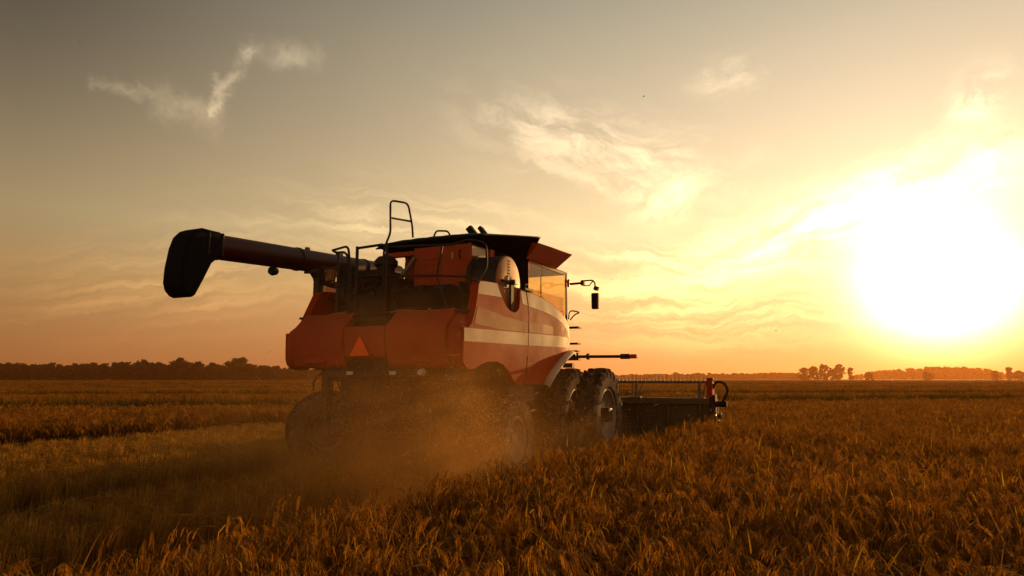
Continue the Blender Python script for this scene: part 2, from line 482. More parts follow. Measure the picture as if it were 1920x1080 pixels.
def skin(poly, name, mat, off=0.0, thick=0.05, mirror=1, parent=root):
    bm = bmesh.new()
    f = bm.faces.new([bm.verts.new((0, y, z)) for y, z in poly])
    bmesh.ops.triangulate(bm, faces=bm.faces[:])
    ys = np.arange(-2.0, 3.2, 0.09); zs = np.arange(1.6, 3.6, 0.07)
    for v in ys: bmesh.ops.bisect_plane(bm, geom=bm.verts[:] + bm.edges[:] + bm.faces[:], plane_co=(0, v, 0), plane_no=(0, 1, 0))
    for v in zs: bmesh.ops.bisect_plane(bm, geom=bm.verts[:] + bm.edges[:] + bm.faces[:], plane_co=(0, 0, v), plane_no=(0, 0, 1))
    bmesh.ops.remove_doubles(bm, verts=bm.verts[:], dist=0.0005)
    bmesh.ops.dissolve_degenerate(bm, edges=bm.edges[:], dist=0.0004)
    for v in bm.verts: v.co.x = mirror * (side_x(v.co.y, v.co.z) + off)
    bmesh.ops.recalc_face_normals(bm, faces=bm.faces[:])
    bm.normal_update()
    if sum(fc.normal.x * fc.calc_area() for fc in bm.faces) * mirror < 0: bmesh.ops.reverse_faces(bm, faces=bm.faces[:])
    if thick:
        rim = [(e.verts[0], e.verts[1]) for e in bm.edges if len(e.link_faces) == 1]
        back = {v: bm.verts.new((v.co.x - mirror * thick, v.co.y, v.co.z)) for v in bm.verts[:]}
        for fc in bm.faces[:]: bm.faces.new([back[v] for v in reversed(fc.verts)])
        for a, b in rim: bm.faces.new((a, b, back[b], back[a]))
        bmesh.ops.recalc_face_normals(bm, faces=bm.faces[:])
    me = bpy.data.meshes.new(name); bm.to_mesh(me); bm.free(); me.materials.append(mat)
    me.polygons.foreach_set('use_smooth', [True] * len(me.polygons))
    me.set_sharp_from_angle(angle=R(35))
    o = bpy.data.objects.new(name, me); col.objects.link(o); o.parent = parent
    return o

arch = [(0.20, 1.69), (0.09, 1.72), (-0.05, 1.83), (-0.23, 1.94), (-0.45, 2.04), (-0.70, 2.085), (-1.00, 2.075), (-1.25, 2.02), (-1.45, 1.95), (-1.60, 1.95), (-1.70, 1.98), (-1.78, 2.04), (-1.81, 2.12)]
rear_poly = [(-1.82, 2.585)] + [(-1.66, 2.59), (-1.56, 2.66), (-1.46, 2.84), (-1.33, 3.12), (-1.24, 3.33), (-1.18, 3.385), (-1.08, 3.40), (-0.54, 3.43)] + \
    [(-0.52, 3.36), (-0.47, 3.24), (-0.40, 3.13), (-0.30, 3.04), (-0.17, 2.98), (-0.02, 2.96), (0.12, 2.99), (0.23, 3.07), (0.30, 3.18), (0.345, 3.30), (0.37, 3.43)] + \
    [(0.62, 3.43), (0.60, 2.9), (0.53, 2.5), (0.50, 1.70)] + arch
farch = [(2.90, 2.36), (2.70, 2.34), (2.45, 2.29), (2.20, 2.22), (1.95, 2.12), (1.75, 2.02), (1.58, 1.91), (1.44, 1.80), (1.34, 1.70)]
sweep_top = [(0.645, 3.425), (0.9, 3.42), (1.2, 3.40), (1.56, 3.35), (1.9, 3.28), (2.2, 3.20), (2.5, 3.10), (2.75, 3.01), (2.95, 2.92)]
front_poly = sweep_top + [(3.0, 2.75), (2.97, 2.55), (2.90, 2.36)] + farch[1:] + [(0.525, 1.70), (0.555, 2.5), (0.625, 2.9)]
for s in (1, -1):
    sp = skin(rear_poly, 'side_panel', RED, 0, 0.15, s)
    sd = skin(front_poly, 'side_door', RED, 0, 0.06, s)
    # cream bands
    skin([(-1.80, 2.37), (-1.80, 2.575), (-1.2, 2.59), (0.535, 2.63), (0.53, 2.405)], 'side_stripe', CREAM, 0.0025, 0, s, sp)
    skin([(0.565, 2.405), (0.565, 2.63), (1.6, 2.65), (2.4, 2.66), (2.74, 2.64), (2.86, 2.50), (2.86, 2.45)], 'side_stripe', CREAM, 0.0025, 0, s, sd)
    skin([(-1.31, 3.16), (-1.23, 3.32), (-1.17, 3.375), (-1.08, 3.39), (-0.55, 3.42), (-0.53, 3.36), (-0.48, 3.24), (-0.45, 3.19)], 'upper_stripe', CREAM, 0.0025, 0, s, sp)
    skin([(0.385, 3.16), (0.385, 3.42), (0.61, 3.42), (0.60, 3.14)], 'upper_stripe', CREAM, 0.0025, 0, s, sp)
    sw = [(0.655, 3.41), (0.9, 3.405), (1.2, 3.385), (1.56, 3.335), (1.9, 3.265), (2.2, 3.185), (2.5, 3.085), (2.72, 3.00), (2.90, 2.92),
          (2.93, 2.75), (2.90, 2.60), (2.84, 2.50), (2.80, 2.66), (2.70, 2.76), (2.52, 2.86), (2.3, 2.94), (2.0, 3.01), (1.6, 3.07), (1.2, 3.11), (0.65, 3.135)]
    skin(sw, 'sweeping_stripe', CREAM, 0.0025, 0, s, sd)
    skin([(-1.49, 2.66), (-1.41, 2.83), (-1.35, 2.95), (-0.4, 2.86), (0.54, 2.82), (0.535, 2.645), (-0.6, 2.62)], 'faded_band', TAN, 0.0025, 0, s, sp)
    skin([(0.585, 2.645), (0.595, 2.84), (1.25, 2.85), (1.75, 2.83), (1.75, 2.67)], 'faded_band', TAN, 0.0025, 0, s, sd)
    # inner lining that closes the drum recess and the edge return
    lin = MB(); lin.prism([(-0.60, 2.90), (0.50, 2.90), (0.50, 3.50), (-0.60, 3.50)], 'x', s * 0.98, s * 1.02)
    lin.build('recess_lining', DARK, root)
    # door latch
    MB().box((s * 1.70 - 0.06, 0.52, 3.43), (s * 1.70 + 0.06, 0.90, 3.475)).tube(bend([(s * 1.72, 0.58, 3.47), (s * 1.72, 0.60, 3.55), (s * 1.72, 0.74, 3.56)], 0.03), 0.012).build('door_latch', BLACK, root, 0.008)
    # front fender lip over the drive wheels
    fp = [(2.98, 2.33), (2.80, 2.37), (2.55, 2.34), (2.30, 2.27), (2.05, 2.17), (1.82, 2.05), (1.62, 1.92), (1.46, 1.78), (1.36, 1.66)]
    V = []
    for (y, z) in fp:
        xo = side_x(y, z)
        V += [(s * (xo - 0.05), y + 0.01, z + 0.02), (s * (xo + 0.06), y, z + 0.035), (s * (xo + 0.14), y, z), (s * (xo + 0.15), y - 0.02, z - 0.05)]
    F = []
    for i in range(len(fp) - 1):
        for k in range(3): F.append((4 * i + k, 4 * i + k + 1, 4 * i + 4 + k + 1, 4 * i + 4 + k))
    o = MB().add(V, F).build('fender', CREAM, root, 0, True, angle=60); m = o.modifiers.new('thickness', 'SOLIDIFY'); m.thickness = 0.015

# --- chassis core, deck, underbody
ch = MB()
ch.box((-1.25, -1.45, 1.75), (1.25, 2.9, 2.84)).box((-1.05, -1.0, 1.15), (1.05, 3.4, 1.75)).box((-0.75, 2.0, 0.95), (0.75, 4.0, 2.6))
ch.box((-1.5, -0.2, 1.9), (1.5, 1.9, 2.9)).box((-1.62, 0.1, 1.35), (1.62, 1.2, 1.95))
ch.box((-1.05, 2.6, 2.5), (1.05, 4.25, 3.30))
ch.build('chassis', DARK, root, 0.03)
MB().box((-1.70, -1.62, 2.845), (1.70, -0.2, 2.885)).build('engine_deck', DARK, root, 0.01)
MB().prism([(-1.75, 2.86), (-1.3, 2.91), (-0.75, 2.965), (-0.55, 2.90), (-0.2, 2.89), (0.2, 2.92), (0.42, 2.95), (1.0, 2.90), (1.5, 2.87), (1.5, 2.86)], 'y', -1.50, -1.20).build('settled_chaff', surf('settled_chaff', (0.34, 0.22, 0.10), 0.95, 0, 0.25, 20, bump=0.8), root)
sp = MB()
sp.hexa([(-0.75, -1.55, 1.05), (0.85, -1.55, 1.05), (0.85, -0.6, 1.05), (-0.75, -0.6, 1.05)], [(-0.62, -1.75, 2.12), (0.72, -1.75, 2.12), (0.72, -0.6, 2.12), (-0.62, -0.6, 2.12)])
sp.box((-0.9, -1.80, 1.82), (1.0, -1.55, 1.95)).box((-0.6, -1.77, 1.35), (0.7, -1.60, 1.42))
sp.lathe([(0.98, 0.05), (0.98, 0.46), (1.10, 0.48), (1.12, 0.05)], 20, 'z', (-0.45, -1.55, 0)).lathe([(0.98, 0.05), (0.98, 0.46), (1.10, 0.48), (1.12, 0.05)], 20, 'z', (0.55, -1.55, 0))
sp.tube(bend([(-0.35, -1.90, 2.12), (-0.33, -1.93, 2.02), (0.02, -1.93, 2.02), (0.04, -1.90, 2.12)], 0.05), 0.012)
sp.build('straw_spreader', DARK, root, 0.02)
ax = MB()
ax.box((-2.25, -0.12, 0.66), (1.45, 0.12, 0.90)).box((-0.35, -0.3, 0.72), (0.35, 0.3, 1.3))
ax.box((-1.24, -1.50, 1.05), (-1.10, -1.34, 2.05)).tube([(-1.17, -1.4, 1.7), (-1.5, -1.0, 1.45)], 0.04).tube([(-1.17, -1.4, 1.3), (-0.8, -0.7, 1.7)], 0.035)
ax.box((-1.35, -1.55, 1.95), (-0.6, -1.2, 2.12)).box((-1.6, -0.1, 0.85), (-1.1, 0.15, 1.2)).box((1.1, -0.1, 0.85), (1.5, 0.15, 1.2))
ax.tube(bend([(-1.35, -1.3, 1.95), (-1.5, -1.42, 1.75), (-1.45, -1.45, 1.6)], 0.1), 0.02)
ax.tube(bend([(-0.9, -1.6, 1.9), (-0.85, -1.7, 1.6), (-0.6, -1.65, 1.55)], 0.1), 0.015)
for k in range(9):
    x0 = random.uniform(-1.0, 1.1)
    ax.tube(bend([(x0, -1.5, 2.05), (x0 + random.uniform(-.15, .15), -1.62, 1.8), (x0 + random.uniform(-.3, .3), -1.45, random.uniform(1.3, 1.6))], 0.1), 0.014, 6)
ax.build('rear_axle', DARK, root, 0.015)
for x0 in (-0.42, 0.44):
    MB().box((x0, -1.835, 1.86), (x0 + 0.13, -1.815, 1.92)).build('tail_reflector', WHITEP, root, 0.004)
MB().lathe([(-1.87, 0.001), (-1.87, 0.045), (-1.80, 0.065), (-1.74, 0.04), (-1.74, 0.001)], 20, 'y', (1.05, 0, 1.90)).build('work_lamp', WHITEP, root, 0, True)

# --- grain tank, engine housing, cover
gt = MB()
gt.hexa([(-0.75, 0.35, 2.85), (1.12, 0.35, 2.85), (1.12, 2.0, 2.85), (-0.75, 2.0, 2.85)], [(-0.80, 0.30, 4.22), (1.15, 0.30, 4.22), (1.15, 2.05, 4.22), (-0.80, 2.05, 4.22)])
gt.box((-1.12, 0.75, 2.86), (-0.7, 2.0, 4.2))
gt.build('grain_tank', REDD, root, 0.02)
eh = MB(); eh.box((-0.15, -0.32, 3.30), (1.07, 0.33, 4.24)); eh.box((0.42, -0.335, 3.42), (0.445, -0.32, 4.2)); eh.box((0.06, -0.337, 3.98), (0.36, -0.32, 4.03)); eh.box((0.08, -0.335, 3.88), (0.34, -0.32, 3.90))
eh.box((-0.15, -0.336, 3.66), (1.07, -0.32, 3.685)); eh.box((1.04, -0.34, 3.3), (1.075, -0.30, 4.24)); eh.box((-0.9, -0.30, 4.10), (0.05, -0.18, 4.19))
house = eh.build('engine_housing', REDD, root, 0.008)
MB().tube(bend([(0.86, -0.33, 4.12), (0.86, -0.37, 4.10), (0.86, -0.37, 3.98), (0.86, -0.33, 3.96)], 0.02), 0.012).build('handle', BLACK, house)
MB().box((0.66, -0.326, 3.97), (0.71, -0.321, 4.09)).build('safety_sticker', YELL, house)
MB().prism([(-0.30, 4.0), (0.32, 4.02), (0.92, 4.22), (-0.30, 4.22)], 'x', 1.078, 1.086).build('sunlit_patch', CREAM, house)  # cream sheet painting the brightly sunlit upper part of the wall
MB().tube([(-0.45, -0.45, 3.55), (-0.12, -0.34, 4.05)], 0.045).build('brace_tube', GREY, root, 0, True)
MB().box((1.16, 0.45, 2.9), (1.175, 1.93, 4.22)).build('tank_side_dark_sheet', MATT, root)  # matt black sheet added to keep the sun-caught tank side dark
# the tank's flared extension under a bowed black tarpaulin
tcv = MB()
nx, ny = 14, 12; V = []; F = []
for j in range(ny + 1):
    for i in range(nx + 1):
        u, v = i / nx, j / ny
        x = -0.98 - 0.15 * v + u * (2.26 + 0.30 * v); y = -0.42 + v * 2.45
        edge = min(u, 1 - u, v, 1 - v)
        z = 4.345 + 0.40 * v ** 0.9 + 0.07 * (1 - (2 * u - 1) ** 4) * (1 - (2 * v - 1) ** 8) - 0.07 * max(0, 1 - u / 0.08) ** 2 + 0.006 * math.sin(u * 40)
        V.append((x, y, z))
for j in range(ny):
    for i in range(nx): F.append((j * (nx + 1) + i, j * (nx + 1) + i + 1, (j + 1) * (nx + 1) + i + 1, (j + 1) * (nx + 1) + i))
tcv.add(V, F)
o = tcv.build('tank_cover', BLACK, root, 0, True, angle=70); m = o.modifiers.new('thickness', 'SOLIDIFY'); m.thickness = 0.02
fl = MB()
b = [(-0.80, -0.30), (1.12, -0.30), (1.12, 2.0), (-0.80, 2.0)]; tp = [(-0.97, -0.41), (1.27, -0.41), (1.42, 2.02), (-1.12, 2.02)]
V = [(x, y, 4.20) for x, y in b] + [(x, y, 4.34 + 0.40 * (y > 0)) for x, y in tp]
fl.add(V, [(i, (i + 1) % 4, 4 + (i + 1) % 4, 4 + i) for i in range(4)])
o = fl.build('tank_extension', MATT, root); m = o.modifiers.new('thickness', 'SOLIDIFY'); m.thickness = 0.03
MB().tube(bend([(0.0, 0.1, 4.50), (0.06, 0.1, 4.63), (0.32, 0.1, 4.60), (0.38, 0.1, 4.50)], 0.06), 0.018).build('cover_handle', DARK, root, 0, True)

# --- engine bay clutter, muffler, intake
eg = MB()
eg.box((-1.55, -0.75, 2.89), (-0.2, -0.25, 3.62)).box((-1.1, -1.0, 2.89), (-0.35, -0.75, 3.45)).box((-0.25, -0.7, 2.89), (1.15, -0.30, 3.32))
eg.box((-1.6, -0.3, 3.0), (-0.75, 0.1, 3.85)).box((-1.62, -0.7, 3.5), (-0.7, -0.4, 3.82)).box((-1.45, -0.95, 3.3), (-1.2, -0.7, 3.9)).box((-0.62, -0.8, 3.3), (-0.4, -0.6, 3.78))
for k in range(26):
    x0, z0 = random.uniform(-1.5, 0.9), random.uniform(3.0, 3.7)
    a, bq, c = random.uniform(.05, .22), random.uniform(.04, .12), random.uniform(.05, .2)
    eg.box((x0, -0.98 + random.uniform(-.1, .1), z0 if x0 < -.3 else min(z0, 3.3)), (x0 + a, -0.7, (z0 if x0 < -.3 else min(z0, 3.3)) + c))
for k in range(14):
    x0, z0 = random.uniform(-1.5, 0.2), random.uniform(3.0, 3.6)
    eg.tube(bend([(x0, -0.8, z0), (x0 + random.uniform(-.2, .2), -1.05, z0 + random.uniform(0, .2)), (x0 + random.uniform(-.4, .4), -1.05, z0 + random.uniform(-.3, .3)), (x0 + random.uniform(-.4, .4), -0.7, z0)], 0.08), random.uniform(.012, .03), 6)
eg.build('engine', DARK, root, 0.012)
MB().lathe([(-0.02, 0.02), (-0.02, 0.20), (0.02, 0.235), (0.10, 0.24), (0.98, 0.24), (1.06, 0.22), (1.08, 0.02)], 28, 'x', (0, -0.85, 3.18)).lathe([(0.10, 0.25), (0.14, 0.25), (0.14, 0.24), (0.10, 0.24)], 28, 'x', (0, -0.85, 3.18)).build('exhaust_muffler', BLACK, root, 0, True)
MB().lathe([(3.70, 0.16), (3.86, 0.17), (3.90, 0.22), (3.98, 0.22), (4.06, 0.15), (4.09, 0.01)], 24, 'z', (-0.62, -0.55, 0)).build('air_intake', DARK, root, 0, True)
MB().lathe([(3.58, 0.09), (3.72, 0.10), (3.78, 0.08), (3.80, 0.01)], 16, 'z', (-1.42, -1.15, 0)).build('beacon_lamp', surf('smoked_amber', (0.35, 0.09, 0.02), 0.3), root, 0, True)
MB().box((0.62, -1.0, 2.98), (0.67, -0.985, 3.04)).build('sight_glass', WHITEP, root)

# --- rotary dust screen: drum in the right flank
dr = MB()
dr.lathe([(1.05, 0.30), (1.05, 0.50), (1.10, 0.52), (1.16, 0.52), (1.16, 0.48), (1.62, 0.48), (1.66, 0.46)], 48, 'x', (0, 0.02, 3.52))
drum = dr.build('dust_screen', DARK, root, 0, True)
MB().lathe([(1.665, 0.01), (1.67, 0.12), (1.672, 0.44), (1.665, 0.462), (1.64, 0.47)], 56, 'x', (0, 0.02, 3.52)).build('screen_disc', SCREEN, drum, 0, True)
for k in range(5): MB().box((1.672, -0.015, 3.66 + 0.056 * k), (1.677, 0.055, 3.69 + 0.056 * k)).build('screen_slot', BLACK, drum)
for k in range(9):
    if k != 4: MB().box((1.672, -0.36 + 0.088 * k, 3.415), (1.677, -0.33 + 0.088 * k, 3.46)).build('screen_slot', BLACK, drum)
MB().lathe([(1.675, 0.01), (1.685, 0.075), (1.672, 0.085)], 24, 'x', (0, 0.02, 3.56)).build('hub_plate', CREAM, drum, 0, True)
MB().box((1.70, -0.035, 2.98), (1.735, 0.075, 3.52)).tube([(1.73, -0.40, 3.50), (1.73, 0.04, 3.51)], 0.022).lathe([(1.68, 0.05), (1.78, 0.05), (1.79, 0.01)], 16, 'x', (0, 0.02, 3.51)).build('suction_bar', BLACK, drum, 0.01)

# --- unloading auger folded back along the left flank
x0 = -1.90
def auger_c(y): return 3.885 + (y + 3.3) * 0.047
au = MB()
au.tube([(x0, 1.6, auger_c(1.6)), (x0, -2.1, auger_c(-2.1)), (x0, -3.5, auger_c(-3.5))], 0.203, 32)
for y in (0.4, -1.5, -3.30): au.tube([(x0, y, auger_c(y)), (x0, y - 0.05, auger_c(y - 0.05))], 0.217, 32)
auger = au.build('unloading_auger', SHADED_RED, root, 0, True, angle=50)
for ya, yb in ((-1.30, -1.22), (-0.45, -0.28)): MB().box((x0 - 0.03, ya, auger_c(ya) + 0.19), (x0 + 0.03, yb, auger_c(yb) + 0.25)).build('auger_lug', DARK, auger, 0.006)
spz = [(-3.38, 4.085), (-3.60, 4.085), (-3.74, 4.09), (-3.85, 4.04), (-3.95, 3.93), (-4.01, 3.75), (-4.06, 3.45), (-4.07, 3.22), (-4.03, 3.10), (-3.95, 3.03), (-3.86, 3.0), (-3.80, 3.05), (-3.65, 3.34), (-3.54, 3.57), (-3.49, 3.61), (-3.46, 3.66), (-3.38, 3.675)]
so = MB(); so.prism(spz, 'x', x0 - 0.215, x0 + 0.215)
so.build('spout', BOOT, auger, 0.11, seg=5)
for y in (-3.36, -3.62): MB().box((x0 - 0.222, y - 0.02, auger_c(y) - 0.19), (x0 + 0.222, y + 0.02, auger_c(y) + 0.195)).build('spout_clamp', DARK, auger, 0.05)
MB().tube([(x0, -2.05, auger_c(-2.05) - 0.19), (x0, -2.06, 3.70), (x0 + 0.05, -2.10, 3.68)], 0.018).lathe([(-2.19, 0.01), (-2.19, 0.07), (-2.14, 0.085), (-2.06, 0.06), (-2.04, 0.01)], 18, 'y', (x0 + 0.05, 0, 3.66)).build('auger_lamp', BLACK, auger, 0, True)
cr = MB()
cr.prism([(-1.35, 3.78), (-1.18, 3.84), (-0.3, 3.86), (-0.3, 3.78), (-0.8, 3.74), (-0.95, 3.60), (-1.05, 3.50), (-1.12, 3.66), (-1.2, 3.74), (-1.36, 3.72)], 'x', x0 + 0.02, x0 + 0.16)
cr.box((-1.86, -1.05, 3.55), (-1.66, -0.85, 3.86)).box((-1.86, -1.12, 2.9), (-1.72, -0.95, 3.7))
cr.build('auger_cradle', DARK, root, 0.01)
MB().prism([(-1.22, 2.88), (-0.2, 2.88), (-0.2, 3.66), (-0.95, 3.66), (-1.03, 3.52), (-1.12, 3.25)], 'x', -1.80, -1.74).build('left_shield', REDD, root, 0.01)

# --- deck ladder, gate and handrails
def rail(name, paths, r=0.02, mat=DARK):
    m = MB()
    for p in paths: m.tube(bend(p, 0.1), r, 8)
    return m.build(name, mat, root, 0, True)
lad = MB()
for x in (-0.40, 0.30): lad.tube(bend([(x, -1.48, 2.90), (x, -1.60, 2.86), (x, -1.86, 2.45)], .05), 0.018)
for z in (2.62, 2.76, 2.88): lad.tube([(-0.40, -1.66 - (2.88 - z) * .45, z), (0.30, -1.66 - (2.88 - z) * .45, z)], 0.014)
lad.box((-0.44, -1.60, 2.64), (0.34, -1.56, 2.85))
lad.build('boarding_ladder', DARK, root, 0, True)
rail('tall_handrail', [[(0.04, -1.50, 2.70), (0.03, -1.50, 4.00), (-0.06, -1.20, 4.35), (-0.08, -1.20, 4.94), (0.02, -0.8, 4.97), (-0.05, -0.55, 4.62), (-0.12, -0.42, 4.42)],
                       [(-0.07, -1.20, 4.62), (-0.05, -0.60, 4.68)]], 0.019)
gate = MB(); gate.tube([(-0.54, -1.50, 2.88), (-0.54, -1.50, 4.09)], 0.028).tube([(-0.54, -1.50, 4.06), (0.0, -1.50, 4.08)], 0.024).tube([(-0.54, -1.50, 3.55), (0.03, -1.50, 3.55)], 0.016).tube([(0.09, -1.50, 2.72), (0.09, -1.50, 4.10)], 0.024)
gate.build('deck_gate', DARK, root, 0, True)
rail('left_handrail', [[(-1.16, -1.42, 4.09), (-0.74, -1.50, 4.12), (-0.66, -1.50, 3.5), (-0.66, -1.50, 2.88)], [(-1.16, -1.42, 4.09), (-1.12, -1.42, 4.06), (-1.02, -1.42, 4.03), (-1.00, -1.45, 2.9)],
                       [(-1.0, -1.45, 4.03), (-0.82, -1.48, 4.02), (-0.73, -1.48, 3.88), (-0.72, -1.5, 2.9)], [(-1.0, -1.45, 3.42), (-0.54, -1.50, 3.50)]], 0.022)
rail('deck_handrail', [[(0.09, -1.50, 3.53), (1.12, -1.50, 3.47), (1.66, -1.40, 3.42), (1.72, -1.22, 3.36)],
                       [(0.09, -1.50, 4.03), (1.0, -1.50, 3.98), (1.40, -1.48, 3.96), (1.62, -1.35, 4.06), (1.80, -1.10, 4.02), (1.80, -1.06, 3.62), (1.68, -1.15, 3.38)],
                       [(0.35, -1.46, 2.96), (1.25, -1.46, 2.95), (1.66, -1.38, 2.86)],
                       [(1.20, -1.50, 3.95), (1.10, -1.50, 3.47), (1.28, -1.46, 2.93)]], 0.017)

# --- cab
cf = MB()
def pil(a, b, r=0.045): cf.tube([a, b], r, 6)
cx0, cx1, cy0, cy1 = -1.10, 1.10, 1.92, 4.35
cf.box((cx0, cy0 - 0.02, 3.0), (cx0 + 0.55, cy0 + 0.04, 4.28)).box((cx1 - 0.60, cy0 - 0.02, 2.9), (cx1, cy0 + 0.04, 4.28))
cf.box((cx0, cy0, 2.95), (cx1, cy1, 3.05)).box((cx0 + .02, cy0, 3.05), (cx0 + 0.06, cy1 - 0.1, 3.42)).box((cx1 - 0.04, cy0, 3.05), (cx1 - 0.01, cy1 - 0.2, 3.30))
for x in (cx0 + .03, cx1 - .03):
    pil((x, 2.822, 3.05), (x, 2.822, 4.28), 0.014)
    pil((x, cy1 - 0.02, 3.05), (x, cy1 - 0.02, 4.3), 0.03)
cf.build('cab_frame', MATT, root, 0.01)
gp = MB(); gp.prism(round_poly([(cy0 + 0.05, 3.42), (2.81, 3.42), (2.81, 4.27), (cy0 + 0.05, 4.27)], .03), 'x', cx1 - 0.008, cx1 + 0.002); gp.build('side_window', GLASS, root)
gp = MB(); gp.prism(round_poly([(2.835, 3.38), (cy1, 3.30), (cy1 - 0.03, 4.30), (2.835, 4.28)], .06), 'x', cx1 - 0.008, cx1 + 0.002); gp.build('side_window', GLASS, root)
gp = MB(); gp.prism([(cx0 + .05, 3.1), (cx1 - .05, 3.1), (cx1 - .05, 4.28), (cx0 + .05, 4.28)], 'y', cy1, cy1 + 0.01); gp.build('windscreen', GLASS, root)
gp = MB(); gp.prism([(cy0 + 0.05, 3.42), (cy1, 3.42), (cy1, 4.28), (cy0 + 0.05, 4.28)], 'x', cx0, cx0 + 0.01); gp.build('side_window', GLASS, root)
gp = MB(); gp.prism([(-0.5, 3.1), (0.5, 3.1), (0.5, 4.25), (-0.5, 4.25)], 'y', cy0, cy0 + 0.01); gp.build('rear_window', GLASSD, root)
gp = MB(); gp.prism([(cy0 + 0.05, 3.05), (cy1, 3.05), (cy1, 3.72), (cy0 + 0.05, 3.72)], 'x', cx1 - 0.10, cx1 - 0.095); gp.build('door_pane', GLASSD, root)
MB().box((cx1 - 0.0, cy0 + 0.02, 4.25), (cx1 + 0.02, cy1 - 0.2, 4.30)).build('window_trim', CREAM, root, 0.005)
rf = MB()
rf.hexa([(-1.15, 1.85, 4.26), (1.15, 1.85, 4.26), (1.15, 3.55, 4.30), (-1.15, 3.55, 4.30)], [(-1.48, 1.75, 4.58), (1.48, 1.75, 4.58), (1.50, 3.75, 4.66), (-1.50, 3.75, 4.66)])
roof = rf.build('cab_roof', REDD, root, 0.03)
MB().box((cx0 + .1, 3.5, 4.28), (cx1, cy1 + 0.02, 4.34)).build('visor', BLACK, roof, 0.02)
rl = MB()
rl.box((0.66, 0.26, 4.50), (0.78, 0.38, 4.70), (0.2, -0.6, 0)).box((0.92, 0.26, 4.48), (1.00, 0.38, 4.68), (-0.2, -0.7, 0)).box((0.70, 0.28, 4.46), (0.98, 0.36, 4.54))
rl.build('work_lights', BLACK, root, 0.01)
MB().box((0.35, 3.0, 3.05), (0.75, 3.5, 3.55)).build('cab_console', DARK, root, 0.04)
# mirror on its arm, marker lamp, hand grips and steps ahead of the cab
mr = MB(); yy = 4.34
mr.tube([(1.12, yy, 4.05), (1.50, yy, 4.06)], 0.028).tube(bend([(1.50, yy, 4.11), (1.74, yy, 4.11), (1.80, yy, 4.04), (1.80, yy, 3.86)], 0.05), 0.018).tube([(1.52, yy, 4.10), (1.52, yy, 3.99), (1.66, yy, 3.99), (1.74, yy, 4.08)], 0.014)
mr.box((1.46, yy - 0.05, 4.0), (1.54, yy + 0.05, 4.12)).box((1.78, yy - 0.05, 3.86), (1.88, yy + 0.05, 3.96), (0, 0.4, 0))
arm = mr.build('mirror_arm', DARK, root, 0, True)
MB().prism(round_poly([(1.72, 3.42), (1.88, 3.42), (1.89, 3.80), (1.715, 3.80)], 0.03), 'y', yy - 0.05, yy + 0.04).build('mirror', BLACK, arm, 0.012)
MB().lathe([(3.98, 0.03), (4.14, 0.035), (4.17, 0.01)], 14, 'z', (1.14, 4.32, 0)).build('marker_lamp', AMBER, root, 0, True)
rail('front_handrail', [[(1.14, 4.3, 3.20), (1.16, 4.3, 3.42), (1.42, 4.35, 3.36), (1.28, 4.3, 3.30), (1.18, 4.3, 3.18)]], 0.016)
for z, xx in ((2.98, 1.42), (2.60, 1.40), (2.42, 1.38)):
    MB().box((1.05, 4.20, z), (xx, 4.42, z + 0.04)).build('front_step', DARK, root, 0.006)
# folding signal arm
la = MB(); yl = 3.35
la.box((1.45, yl - 0.08, 2.20), (1.76, yl + 0.08, 2.36)).tube([(1.70, yl, 2.28), (2.80, yl, 2.27)], 0.034).lathe([(1.93, 0.03), (1.93, 0.07), (1.99, 0.07), (1.99, 0.03)], 14, 'x', (0, yl, 2.28)).box((2.70, yl - 0.06, 2.215), (2.90, yl + 0.06, 2.325))
la.box((1.40, yl - .1, 2.04), (1.62, yl + .05, 2.14))
sarm = la.build('signal_arm', DARK, root, 0.006)
MB().box((2.90, yl - 0.06, 2.225), (3.05, yl + 0.06, 2.315)).build('signal_lamp', REDL, sarm, 0.02)

